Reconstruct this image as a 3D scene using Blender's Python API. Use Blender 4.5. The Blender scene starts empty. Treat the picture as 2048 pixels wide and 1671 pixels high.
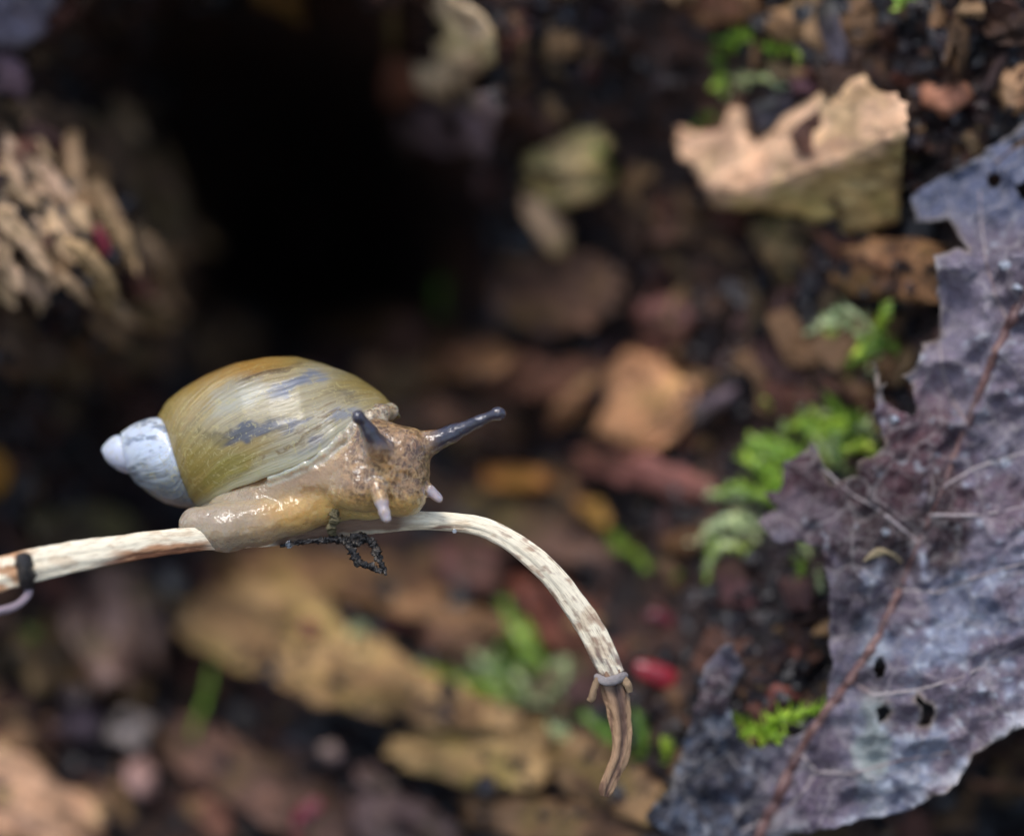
import bpy, bmesh, math, random
import numpy as np
from mathutils import Vector, Matrix
from mathutils.geometry import delaunay_2d_cdt
random.seed(7); rng = np.random.default_rng(7)
scene = bpy.context.scene; COL = scene.collection
scene.unit_settings.scale_length = 0.01            # one Blender unit is one centimetre: the shell is 1.5 cm long

# ------------------------------------------------------------------ camera
S = 5.0 / 2048.0            # units per photo pixel in the plane of focus
DIST = 14.0
PITCH = math.radians(25)
FOC = np.array([0.0, 0.0, 5.0])
FW = np.array([0.0, math.cos(PITCH), -math.sin(PITCH)])
RT = np.array([1.0, 0.0, 0.0])
UP = np.array([0.0, math.sin(PITCH), math.cos(PITCH)])
CAM = FOC - FW * DIST
cd = bpy.data.cameras.new('camera'); cam = bpy.data.objects.new('camera', cd); COL.objects.link(cam)
cam.location = CAM; cam.rotation_euler = (math.radians(90) - PITCH, 0, 0)
cd.sensor_width = 36; cd.lens = 36 * DIST / 5.0; cd.clip_start = 0.1; cd.clip_end = 2000
cd.dof.use_dof = True; cd.dof.focus_distance = DIST; cd.dof.aperture_fstop = 0.135; cd.dof.aperture_blades = 0
scene.camera = cam
scene.render.resolution_x = 1024; scene.render.resolution_y = 835
# ------------------------------------------------------------------ light
SUN_EL, SUN_AZ = math.radians(72), math.radians(215)     # azimuth from +Y clockwise: behind and left of the camera
w = bpy.data.worlds.new('World'); scene.world = w; w.use_nodes = True
nt = w.node_tree; nt.nodes.clear()
sky = nt.nodes.new('ShaderNodeTexSky'); sky.sky_type = 'NISHITA'; sky.sun_disc = False
sky.sun_elevation = SUN_EL; sky.sun_rotation = SUN_AZ; sky.dust_density = 1.5; sky.air_density = 1.0; sky.ozone_density = 1.0
bg = nt.nodes.new('ShaderNodeBackground'); bg.inputs['Strength'].default_value = 0.15
wo = nt.nodes.new('ShaderNodeOutputWorld')
nt.links.new(sky.outputs[0], bg.inputs[0]); nt.links.new(bg.outputs[0], wo.inputs[0])
sl = bpy.data.lights.new('sun', 'SUN'); sl.energy = 1.5; sl.angle = math.radians(20); sl.color = (1.0, 0.985, 0.965)
sun = bpy.data.objects.new('sun', sl); COL.objects.link(sun)
sdir = Vector((math.sin(SUN_AZ) * math.cos(SUN_EL), math.cos(SUN_AZ) * math.cos(SUN_EL), math.sin(SUN_EL)))
sun.rotation_euler = sdir.to_track_quat('Z', 'Y').to_euler(); sun.location = (0, -10, 30)
scene.view_settings.view_transform = 'Standard'; scene.view_settings.look = 'None'
scene.view_settings.exposure = 0.72; scene.view_settings.gamma = 1.0; scene.view_settings.use_curve_mapping = False

# ------------------------------------------------------------------ helpers
def P(x, y, z=0.0):
    """photo pixel (x, y) and distance z behind the plane of focus (both in pixel lengths) -> world points"""
    x = np.asarray(x, float); y = np.asarray(y, float); z = np.asarray(z, float)
    x, y, z = np.broadcast_arrays(x, y, z)
    k = (DIST + z * S)[..., None]
    return CAM + k * (FW + ((x - 1024) * S / DIST)[..., None] * RT - ((y - 835.5) * S / DIST)[..., None] * UP)
def lin(r, g, b, k=1.0):
    f = lambda c: (c / 255 / 12.92 if c <= 10 else ((c / 255 + .055) / 1.055) ** 2.4) * k
    return (f(r), f(g), f(b))
def _hash(i, j, k, seed):
    h = (i.astype(np.uint32) * np.uint32(374761393)) ^ (j.astype(np.uint32) * np.uint32(668265263)) ^ (k.astype(np.uint32) * np.uint32(2147483647 - 1640531)) ^ np.uint32((seed * 974711 + 12345) & 0xffffffff)
    h = (h ^ (h >> np.uint32(13))) * np.uint32(1274126177)
    h = (h ^ (h >> np.uint32(16))) * np.uint32(2246822519)
    return ((h ^ (h >> np.uint32(15))) & np.uint32(0xffffff)).astype(float) / float(0xffffff) * 2 - 1
def vnoise(x, y, z, seed=0):
    x, y, z = np.broadcast_arrays(np.asarray(x, float), np.asarray(y, float), np.asarray(z, float))
    i, j, k = np.floor(x).astype(np.int64), np.floor(y).astype(np.int64), np.floor(z).astype(np.int64)
    fx, fy, fz = x - i, y - j, z - k
    fx, fy, fz = fx*fx*(3-2*fx), fy*fy*(3-2*fy), fz*fz*(3-2*fz)
    r = 0
    for a in (0, 1):
        for b in (0, 1):
            for c in (0, 1):
                r = r + _hash(i+a, j+b, k+c, seed) * (fx if a else 1-fx) * (fy if b else 1-fy) * (fz if c else 1-fz)
    return r
def fbm(x, y, z=0.0, oct=4, seed=0, gain=.5):
    x, y, z = np.asarray(x, float), np.asarray(y, float), np.asarray(z, float)
    r = 0; a = 1.0; f = 1.0
    for o in range(oct):
        r = r + a * vnoise(x*f + 17.3*o, y*f - 9.1*o, z*f + 4.7*o, seed + o); a *= gain; f *= 2.03
    return r
def smooth(e0, e1, x):
    t = np.clip((x - e0) / (e1 - e0), 0, 1); return t*t*(3-2*t)
def tag(o, label=None, cat=None, group=None, kind=None):
    if label: o['label'] = label
    if cat: o['category'] = cat
    if group: o['group'] = group
    if kind: o['kind'] = kind
    return o
def mesh_obj(name, verts, faces, mat, parent=None, origin=None, smooth_shade=True, color=None, tint=None):
    verts = np.asarray(verts, float)
    if parent is not None:
        q = parent
        while q.parent is not None: q = q.parent
        origin = np.array(q.location)
    elif origin is None: origin = np.array([verts[:,0].mean(), verts[:,1].mean(), verts[:,2].min()])
    me = bpy.data.meshes.new(name)
    me.from_pydata((verts - origin).tolist(), [], faces if isinstance(faces, list) else faces.tolist())
    me.validate(); me.update()
    if smooth_shade: me.polygons.foreach_set('use_smooth', [True] * len(me.polygons))
    if color is not None:
        at = me.color_attributes.new('Col', 'FLOAT_COLOR', 'POINT')
        c = np.ones((len(verts), 4)); c[:, :color.shape[1]] = color
        at.data.foreach_set('color', c.ravel())
    me.materials.append(mat)
    o = bpy.data.objects.new(name, me); COL.objects.link(o)
    if parent is not None: o.parent = parent
    else: o.location = origin
    if tint is not None: o.color = (*tint, 1)
    return o
def empty(name, loc):
    o = bpy.data.objects.new(name, None); COL.objects.link(o); o.location = loc; o.empty_display_size = .1
    o.matrix_world = Matrix.Translation(Vector(loc)); return o

# ------------------------------------------------------------------ materials
class N:
    def __init__(s, name):
        s.m = bpy.data.materials.new(name); s.m.use_nodes = True; s.t = s.m.node_tree; s.t.nodes.clear()
        s.out = s.n('ShaderNodeOutputMaterial'); s.b = s.n('ShaderNodeBsdfPrincipled'); s.l(s.b.outputs[0], s.out.inputs[0])
    def n(s, t, **kw):
        o = s.t.nodes.new(t)
        for k, v in kw.items():
            if k in o.inputs: o.inputs[k].default_value = v
            else: setattr(o, k, v)
        return o
    def l(s, a, b): s.t.links.new(a, b)
    def set(s, **kw):
        for k, v in kw.items(): s.b.inputs[k.replace('_', ' ')].default_value = v
    def coord(s, kind='Object', scale=(1, 1, 1), rot=(0, 0, 0)):
        tc = s.n('ShaderNodeTexCoord'); mp = s.n('ShaderNodeMapping'); mp.inputs['Scale'].default_value = scale; mp.inputs['Rotation'].default_value = rot
        s.l(tc.outputs[kind], mp.inputs[0]); return mp.outputs[0]
    def noise(s, vec, scale, detail=4, rough=.55, dist=0):
        o = s.n('ShaderNodeTexNoise'); o.inputs['Scale'].default_value = scale; o.inputs['Detail'].default_value = detail
        o.inputs['Roughness'].default_value = rough; o.inputs['Distortion'].default_value = dist
        s.l(vec, o.inputs['Vector']); return o.outputs['Fac']
    def ramp(s, fac, stops):
        o = s.n('ShaderNodeValToRGB'); e = o.color_ramp.elements
        while len(e) < len(stops): e.new(.5)
        for q, (p, c) in zip(e, stops): q.position = p; q.color = (*c, 1) if len(c) == 3 else c
        s.l(fac, o.inputs[0]); return o.outputs[0]
    def mix(s, fac, a, b, mode='MIX'):
        o = s.n('ShaderNodeMix'); o.data_type = 'RGBA'; o.blend_type = mode
        for v, i in ((fac, 0), (a, 6), (b, 7)):
            if hasattr(v, 'is_linked'): s.l(v, o.inputs[i])
            elif isinstance(v, (int, float)): o.inputs[i].default_value = v
            else: o.inputs[i].default_value = (*v, 1)
        return o.outputs[2]
    def bump(s, h, strength, dist):
        o = s.n('ShaderNodeBump'); o.inputs['Strength'].default_value = strength; o.inputs['Distance'].default_value = dist
        s.l(h, o.inputs['Height']); return o
M = {}
def g3(v): return (v, v, v)
# humus of the bank
a = N('humus'); v = a.coord()
c = a.ramp(a.noise(v, 1.1, 5, .62, .6), [(.30, lin(20, 16, 18)), (.42, lin(44, 30, 28)), (.52, lin(92, 60, 46)), (.58, lin(60, 40, 36)), (.68, lin(124, 88, 58)), (.8, lin(80, 50, 46))])
c = a.mix(a.ramp(a.noise(v, 3.2, 5, .65), [(.42, g3(0)), (.6, g3(.85))]), c, lin(22, 18, 20))
c = a.mix(1.0, c, a.ramp(a.noise(v, 14, 3), [(.3, g3(.5)), (.7, g3(1.2))]), 'MULTIPLY')
a.l(c, a.b.inputs['Base Color']); a.set(Roughness=.5, Specular_IOR_Level=.45)
a.l(a.bump(a.noise(v, 22, 5, .65), .9, .05).outputs[0], a.b.inputs['Normal']); M['humus'] = a.m
# dark crumbs
a = N('crumb'); v = a.coord(); c = a.ramp(a.noise(v, 3.0, 4), [(.3, lin(14, 13, 16)), (.55, lin(28, 22, 25)), (.75, lin(64, 36, 36))])
a.l(c, a.b.inputs['Base Color']); a.set(Roughness=.3, Specular_IOR_Level=.5); a.l(a.bump(a.noise(v, 40, 3), .6, .02).outputs[0], a.b.inputs['Normal']); M['crumb'] = a.m
# rotten wood, tinted per object
a = N('rotten_wood'); oi = a.n('ShaderNodeObjectInfo'); v = a.coord(); at = a.n('ShaderNodeAttribute'); at.attribute_name = 'Col'
c = a.mix(1.0, oi.outputs['Color'], a.ramp(a.noise(v, 5, 5, .65), [(.25, g3(.45)), (.5, g3(.95)), (.75, (1.35, 1.28, 1.2))]), 'MULTIPLY')
c = a.mix(1.0, c, at.outputs['Color'], 'MULTIPLY')
d = a.noise(v, 9, 5, .7); c = a.mix(a.ramp(d, [(.58, g3(0)), (.72, g3(.75))]), c, lin(48, 34, 30))
a.l(c, a.b.inputs['Base Color']); a.set(Roughness=.62, Specular_IOR_Level=.35)
a.l(a.bump(a.noise(v, 30, 5, .7), .7, .03).outputs[0], a.b.inputs['Normal']); M['wood'] = a.m
# moss
a = N('moss'); oi = a.n('ShaderNodeObjectInfo'); v = a.coord()
c = a.mix(1.0, oi.outputs['Color'], a.ramp(oi.outputs['Random'], [(0, (.6, .7, .6)), (.5, (1, 1, 1)), (1, (1.5, 1.3, 1.3))]), 'MULTIPLY')
a.l(c, a.b.inputs['Base Color']); a.set(Roughness=.22, Specular_IOR_Level=.7)
tr = a.n('ShaderNodeBsdfTranslucent'); a.l(c, tr.inputs[0]); mx = a.n('ShaderNodeMixShader'); mx.inputs[0].default_value = .45
a.l(a.b.outputs[0], mx.inputs[1]); a.l(tr.outputs[0], mx.inputs[2]); a.l(mx.outputs[0], a.out.inputs[0]); M['moss'] = a.m
# dead leaf blade: Col carries tones, stains and a painted sky sheen
a = N('leaf_blade'); at = a.n('ShaderNodeAttribute'); at.attribute_name = 'Col'; v = a.coord()
c = a.mix(1.0, at.outputs['Color'], a.ramp(a.noise(v, 16, 6, .7), [(.3, g3(.62)), (.5, g3(1)), (.72, (1.3, 1.3, 1.33))]), 'MULTIPLY')
a.l(c, a.b.inputs['Base Color'])
vc = a.n('ShaderNodeTexVoronoi'); vc.feature = 'DISTANCE_TO_EDGE'; vc.inputs['Scale'].default_value = 4.2
wn = a.n('ShaderNodeTexNoise'); wn.inputs['Scale'].default_value = 5; wn.inputs['Detail'].default_value = 4; a.l(v, wn.inputs['Vector'])
wm = a.n('ShaderNodeMix'); wm.data_type = 'VECTOR'; wm.inputs[0].default_value = .16; a.l(v, wm.inputs[4]); a.l(wn.outputs['Color'], wm.inputs[5]); a.l(wm.outputs[1], vc.inputs['Vector'])
vd = a.n('ShaderNodeTexVoronoi'); vd.feature = 'DISTANCE_TO_EDGE'; vd.inputs['Scale'].default_value = 13; a.l(wm.outputs[1], vd.inputs['Vector'])
net = a.mix(1.0, a.ramp(vc.outputs['Distance'], [(0, g3(.34)), (.04, g3(0))]), a.ramp(vd.outputs['Distance'], [(0, g3(.22)), (.06, g3(0))]), 'LIGHTEN')
c = a.mix(net, c, lin(176, 166, 160)); a.l(c, a.b.inputs['Base Color'])
a.l(a.ramp(a.noise(v, 7, 4), [(.35, g3(.32)), (.65, g3(.6))]), a.b.inputs['Roughness']); a.set(Specular_IOR_Level=.4)
b1 = a.bump(a.noise(v, 34, 5, .7), .65, .03)
vo = a.n('ShaderNodeTexVoronoi'); vo.feature = 'DISTANCE_TO_EDGE'; vo.inputs['Scale'].default_value = 9; a.l(v, vo.inputs['Vector'])
b2 = a.bump(a.ramp(vo.outputs['Distance'], [(0, g3(1)), (.08, g3(0))]), .35, .02); a.l(b1.outputs[0], b2.inputs['Normal'])
a.l(b2.outputs[0], a.b.inputs['Normal']); M['leaf'] = a.m
a = N('leaf_rib'); v = a.coord(); c = a.ramp(a.noise(v, 6, 4), [(.3, lin(62, 44, 44)), (.55, lin(104, 72, 66)), (.75, lin(150, 120, 108))])
a.l(c, a.b.inputs['Base Color']); a.set(Roughness=.5); a.l(a.bump(a.noise(v, 30, 4), .5, .02).outputs[0], a.b.inputs['Normal']); M['rib'] = a.m
a = N('leaf_vein'); v = a.coord(); c = a.ramp(a.noise(v, 5, 4), [(.3, lin(110, 88, 88)), (.6, lin(160, 148, 144))]); a.l(c, a.b.inputs['Base Color']); a.set(Roughness=.5); M['vein'] = a.m
# dry stem
a = N('dry_stem'); at = a.n('ShaderNodeAttribute'); at.attribute_name = 'Col'; v = a.coord()
uv = a.coord('UV', (9, 60, 1)); f = a.noise(uv, 1.0, 4, .6)
c = a.mix(1.0, at.outputs['Color'], a.ramp(f, [(.28, (.46, .36, .28)), (.45, g3(.96)), (.7, g3(1.12))]), 'MULTIPLY')
a.l(c, a.b.inputs['Base Color']); a.set(Roughness=.5, Specular_IOR_Level=.4)
a.l(a.bump(f, .55, .02).outputs[0], a.b.inputs['Normal']); M['stem'] = a.m
a = N('dark_root'); v = a.coord(); c = a.ramp(a.noise(v, 18, 4), [(.35, lin(18, 16, 16)), (.55, lin(46, 40, 36)), (.72, lin(120, 108, 94))])
a.l(c, a.b.inputs['Base Color']); a.set(Roughness=.45); a.l(a.bump(a.noise(v, 60, 4), .8, .02).outputs[0], a.b.inputs['Normal']); M['root'] = a.m
a = N('clear_water'); a.set(Base_Color=(.9, .95, 1, 1), Roughness=.03, Transmission_Weight=.85, IOR=1.34); M['water'] = a.m
a = N('red_skin'); oi = a.n('ShaderNodeObjectInfo'); v = a.coord()
c = a.mix(1.0, oi.outputs['Color'], a.ramp(a.noise(v, 8, 4), [(.3, g3(.5)), (.6, g3(1.1))]), 'MULTIPLY'); a.l(c, a.b.inputs['Base Color']); a.set(Roughness=.3); M['red'] = a.m
# shell: pigment and painted spire highlight from Col, growth lines from UV
a = N('snail_shell'); at = a.n('ShaderNodeAttribute'); at.attribute_name = 'Col'
uv1 = a.coord('UV', (230, 1.6, 1)); uv2 = a.coord('UV', (620, 3.0, 1)); uv3 = a.coord('UV', (70, 9, 1))
l1 = a.noise(uv1, 1.0, 5, .7); l2 = a.noise(uv2, 1.0, 3, .6)
c = a.mix(at.outputs['Alpha'], at.outputs['Color'], a.ramp(l1, [(.3, (.52, .46, .36)), (.5, g3(1)), (.72, (1.3, 1.3, 1.3))]), 'MULTIPLY')
c = a.mix(.7, c, a.ramp(l2, [(.28, (.75, .72, .66)), (.5, g3(1)), (.75, g3(1.2))]), 'MULTIPLY')
ob = a.coord('Object', (1, 1, 1)); wr = a.noise(ob, 26, 3, .6, 2.2)
c = a.mix(a.ramp(wr, [(.57, g3(0)), (.63, g3(.5))]), c, lin(212, 192, 130))
a.l(c, a.b.inputs['Base Color'])
a.set(Roughness=.34, Specular_IOR_Level=.5, Coat_Weight=.5, Coat_Roughness=.14, Transmission_Weight=.3, Subsurface_Weight=.6, Subsurface_Scale=.05)
a.b.inputs['Subsurface Radius'].default_value = (1.0, .7, .35)
b1 = a.bump(l1, .5, .012); a.l(at.outputs['Alpha'], b1.inputs['Strength']); b2 = a.bump(l2, .3, .005); a.l(b1.outputs[0], b2.inputs['Normal'])
a.l(b2.outputs[0], a.b.inputs['Normal']); a.l(b2.outputs[0], a.b.inputs['Coat Normal']); M['shell'] = a.m
# snail skin: Col = pigment colour, alpha = how netted it is
a = N('snail_skin'); at = a.n('ShaderNodeAttribute'); at.attribute_name = 'Col'; v = a.coord()
dn = a.n('ShaderNodeTexNoise'); dn.inputs['Scale'].default_value = 9; a.l(v, dn.inputs['Vector'])
dv = a.n('ShaderNodeMix'); dv.data_type = 'VECTOR'; dv.inputs[0].default_value = .12; a.l(v, dv.inputs[4]); a.l(dn.outputs['Color'], dv.inputs[5])
mp = a.n('ShaderNodeMapping'); mp.inputs['Scale'].default_value = (1.7, 1.7, .5); a.l(dv.outputs[1], mp.inputs[0])
vo = a.n('ShaderNodeTexVoronoi'); vo.feature = 'DISTANCE_TO_EDGE'; vo.inputs['Scale'].default_value = 19; a.l(mp.outputs[0], vo.inputs['Vector'])
vo2 = a.n('ShaderNodeTexVoronoi'); vo2.feature = 'DISTANCE_TO_EDGE'; vo2.inputs['Scale'].default_value = 36; a.l(dv.outputs[1], vo2.inputs['Vector'])
vein = a.mix(1.0, a.ramp(vo.outputs['Distance'], [(0, g3(.9)), (.06, g3(0))]), a.ramp(vo2.outputs['Distance'], [(0, g3(.22)), (.08, g3(0))]), 'LIGHTEN')
vein = a.mix(1.0, vein, at.outputs['Alpha'], 'MULTIPLY')
sp = a.noise(v, 38, 3, .6); dark = a.mix(at.outputs['Alpha'], at.outputs['Color'], a.mix(a.ramp(sp, [(.40, g3(.0)), (.58, g3(.85))]), at.outputs['Color'], lin(66, 42, 30)))
c = a.mix(vein, dark, lin(210, 174, 122)); c = a.mix(1.0, c, a.ramp(a.noise(v, 55, 3, .7), [(.3, g3(.9)), (.7, g3(1.08))]), 'MULTIPLY'); a.l(c, a.b.inputs['Base Color'])
a.set(Roughness=.45, Specular_IOR_Level=.25, Coat_Weight=1.0, Coat_Roughness=.03, Subsurface_Weight=1.0, Subsurface_Scale=.09, Transmission_Weight=.28, IOR=1.36)
a.b.inputs['Subsurface Radius'].default_value = (1.0, .6, .3)
b1 = a.bump(a.noise(v, 20, 3, .5), .45, .022); b2 = a.bump(a.noise(v, 85, 2), .3, .006); a.l(b1.outputs[0], b2.inputs['Normal'])
a.l(b2.outputs[0], a.b.inputs['Normal']); a.l(b2.outputs[0], a.b.inputs['Coat Normal']); M['skin'] = a.m

# ------------------------------------------------------------------ the bank (setting)
CP = np.array([(-300,-300,1.2),(500,-300,1.3),(1100,-300,1.5),(1600,-300,1.2),(2300,-300,.6),(-300,400,1.0),(-300,1000,2.0),(-300,1700,1.8),(-300,2100,1.5),  # unseen top row shaped as an overhang to keep the hollow dark
 (500,2100,1.6),(1100,2100,1.3),(1700,2100,1.4),(2350,2100,1.6),(2350,400,.9),(2350,1000,1.0),(2350,1600,1.8),
 (0,0,1.7),(250,-60,2.0),(560,-80,2.0),(60,450,1.5),(200,420,2.1),(300,520,2.6),(0,720,2.4),(150,750,3.2),(0,1000,3.0),(0,1400,3.0),(0,1671,2.4),
 (380,180,6.5),(600,350,9.5),(520,600,8.5),(720,520,9.5),(700,250,7.0),(940,480,4.2),(300,850,5.0),(560,80,4.5),
 (880,100,2.7),(900,260,2.9),(1090,330,2.9),(1000,650,3.7),(700,720,5.0),(900,900,3.9),(500,1150,3.9),(700,1350,3.1),(400,1500,3.3),(700,1600,2.7),
 (1100,1100,3.4),(1100,1500,2.3),(1300,600,3.0),(1250,200,2.6),(1250,900,3.0),(1500,1000,1.8),(1500,600,2.2),(1600,300,1.6),(1450,50,1.9),
 (1950,100,1.0),(1900,500,1.3),(1800,900,1.5),(2000,1000,1.2),(1500,1300,1.35),(1400,1500,1.25),(1700,1500,1.1),(2000,1620,2.6)], float)
def _tps(d): return np.where(d > 1e-9, d*d*np.log(np.maximum(d, 1e-9)), 0)
_X = CP[:, :2] / 1000.0; _n = len(CP)
_A = np.zeros((_n+3, _n+3)); _A[:_n, :_n] = _tps(np.linalg.norm(_X[:, None]-_X[None], axis=2)) + np.eye(_n)*.004
_A[:_n, _n] = 1; _A[:_n, _n+1:] = _X; _A[_n, :_n] = 1; _A[_n+1:, :_n] = _X.T
_W = np.linalg.solve(_A, np.r_[CP[:, 2], 0, 0, 0])
def bank0(x, y):
    x, y = np.broadcast_arrays(np.asarray(x, float), np.asarray(y, float)); sh = x.shape
    q = np.stack([np.clip(x, -300, 2350).ravel(), np.clip(y, -300, 2100).ravel()], 1) / 1000.0
    r = np.empty(len(q))
    for i in range(0, len(q), 20000):
        b = q[i:i+20000]; r[i:i+20000] = _tps(np.linalg.norm(b[:, None]-_X[None], axis=2)) @ _W[:_n] + _W[_n] + b @ _W[_n+1:]
    return np.maximum(r, .55).reshape(sh) / S
def bank(x, y):
    """depth of the bank surface behind the plane of focus, pixel lengths"""
    return bank0(x, y) + 62*fbm(np.asarray(x)/150, np.asarray(y)/150, 0, 3, 3) + 18*fbm(np.asarray(x)/34, np.asarray(y)/34, 0, 3, 9)
def axis_pts(lo, a, b, hi, fine, coarse):
    return np.r_[np.arange(lo, a, coarse), np.arange(a, b, fine), np.arange(b, hi+1, coarse)]
xs = axis_pts(-2200, -120, 2170, 4300, 7, 60); ys = axis_pts(-1500, -120, 1800, 3400, 7, 60)
gx, gy = np.meshgrid(xs, ys); gz = bank(gx, gy)
V = P(gx, gy, gz).reshape(-1, 3); nx, ny = len(xs), len(ys)
ii = (np.arange(ny-1)[:, None]*nx + np.arange(nx-1)[None]).ravel()
o = mesh_obj('soil_bank', V, np.stack([ii, ii+nx, ii+nx+1, ii+1], 1), M['humus'], origin=np.array([0, 4, 0.]))
tag(o, kind='structure')
o = mesh_obj('ground', [(-400, -400, 0), (400, -400, 0), (400, 400, 0), (-400, 400, 0)], [[0, 1, 2, 3]], M['humus'], origin=np.zeros(3)); tag(o, kind='structure')

# ------------------------------------------------------------------ shape builders in photo-pixel lengths
def inside(poly, x, y):
    r = np.zeros(x.shape, bool); n = len(poly)
    for i in range(n):
        x1, y1 = poly[i]; x2, y2 = poly[(i+1) % n]
        c = ((y1 > y) != (y2 > y)); xx = x1 + (y - y1) * (x2 - x1) / ((y2 - y1) if y2 != y1 else 1e-9)
        r ^= c & (x < xx)
    return r
def resample(poly, step, jit, seed, rough=None):
    poly = np.asarray(poly, float); out = []
    for i in range(len(poly)):
        p, q = poly[i], poly[(i+1) % len(poly)]; L = np.linalg.norm(q-p); n = max(1, int(round(L/step)))
        for k in range(n): out.append(p + (q-p)*k/n)
    out = np.array(out)
    out[:, 0] += jit*fbm(out[:, 0]/(step*3), out[:, 1]/(step*3), 5.5, 3, seed); out[:, 1] += jit*fbm(out[:, 0]/(step*3), out[:, 1]/(step*3), 9.5, 3, seed+50)
    return out
def edge_dist(pts, poly):
    a = poly; b = np.roll(poly, -1, 0); d = np.full(len(pts), 1e9)
    for i in range(len(a)):
        ab = b[i]-a[i]; t = np.clip(((pts-a[i])@ab)/max(ab@ab, 1e-9), 0, 1)
        d = np.minimum(d, np.linalg.norm(pts-(a[i]+t[:, None]*ab), axis=1))
    return d
def sheet(outline, step, jit, seed, holes=()):
    """triangulated patch: returns 2-D points, faces and distance to the rim"""
    rim = resample(outline, step, jit, seed); hs = [resample(h, step*.7, jit*.4, seed+i) for i, h in enumerate(holes)]
    x0, y0 = rim.min(0); x1, y1 = rim.max(0)
    X, Y = np.meshgrid(np.arange(x0+step*.5, x1, step), np.arange(y0+step*.5, y1, step)); r = np.random.default_rng(seed)
    pts = np.stack([X.ravel(), Y.ravel()], 1) + r.uniform(-.3, .3, (X.size, 2))*step
    ok = inside(rim, pts[:, 0], pts[:, 1])
    for h in hs: ok &= ~inside(h, pts[:, 0], pts[:, 1])
    pts = pts[ok]; d = edge_dist(pts, rim)
    for h in hs: d = np.minimum(d, edge_dist(pts, h))
    pts = pts[d > step*.5]
    allp = np.vstack([rim] + hs + [pts]); edges = []; o = 0
    for lp in [rim] + hs:
        n = len(lp); edges += [(o+i, o+(i+1) % n) for i in range(n)]; o += n
    vs, es, fs, *_ = delaunay_2d_cdt([Vector(p) for p in allp], edges, [], 0, 1e-5)
    vs = np.array([v[:] for v in vs]); fs = np.array([f[:] for f in fs if len(f) == 3])
    c = vs[fs].mean(1); ok = inside(rim, c[:, 0], c[:, 1])
    for h in hs: ok &= ~inside(h, c[:, 0], c[:, 1])
    fs = fs[ok]
    used = np.unique(fs); rm = -np.ones(len(vs), int); rm[used] = np.arange(len(used)); vs = vs[used]; fs = rm[fs]
    e = edge_dist(vs, rim)
    for h in hs: e = np.minimum(e, edge_dist(vs, h))
    return vs, fs, e
def close(vs2, fs, zf, zb, shrink=0.0):
    """front and back skins with side walls -> 3-D pixel-space verts, faces"""
    n = len(vs2); c = vs2.mean(0)
    pf = np.column_stack([vs2, zf]); pb = np.column_stack([vs2 + (c-vs2)*shrink, zb])
    a2 = vs2[fs]; area = (a2[:, 1, 0]-a2[:, 0, 0])*(a2[:, 2, 1]-a2[:, 0, 1]) - (a2[:, 1, 1]-a2[:, 0, 1])*(a2[:, 2, 0]-a2[:, 0, 0])
    fs = np.where((area < 0)[:, None], fs, fs[:, ::-1])       # y points down: counter-clockwise seen from the camera
    E = {}
    for f in fs:
        for i in range(3): E[(f[i], f[(i+1) % 3])] = 1
    side = [[b, a, a+n, b+n] for (a, b) in E if (b, a) not in E]
    return np.vstack([pf, pb]), fs.tolist() + (fs[:, ::-1]+n).tolist() + side
def to_world(p): return P(p[:, 0], p[:, 1], p[:, 2])
SEED = [100]
FX0, FY0, FST = -150.0, -150.0, 10.0; FDX, FDY = np.meshgrid(np.arange(FX0, 2210, FST), np.arange(FY0, 1830, FST)); FD = bank(FDX, FDY)      # nearest solid surface seen so far
def FD_put(p, z):
    i = np.round((p[:, 1]-FY0)/FST).astype(int); j = np.round((p[:, 0]-FX0)/FST).astype(int); k = (i >= 0) & (j >= 0) & (i < FD.shape[0]) & (j < FD.shape[1])
    np.minimum.at(FD, (i[k], j[k]), z[k])
def FD_get(x, y): return FD[np.clip(np.round((y-FY0)/FST).astype(int), 0, FD.shape[0]-1), np.clip(np.round((x-FX0)/FST).astype(int), 0, FD.shape[1]-1)]
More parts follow.
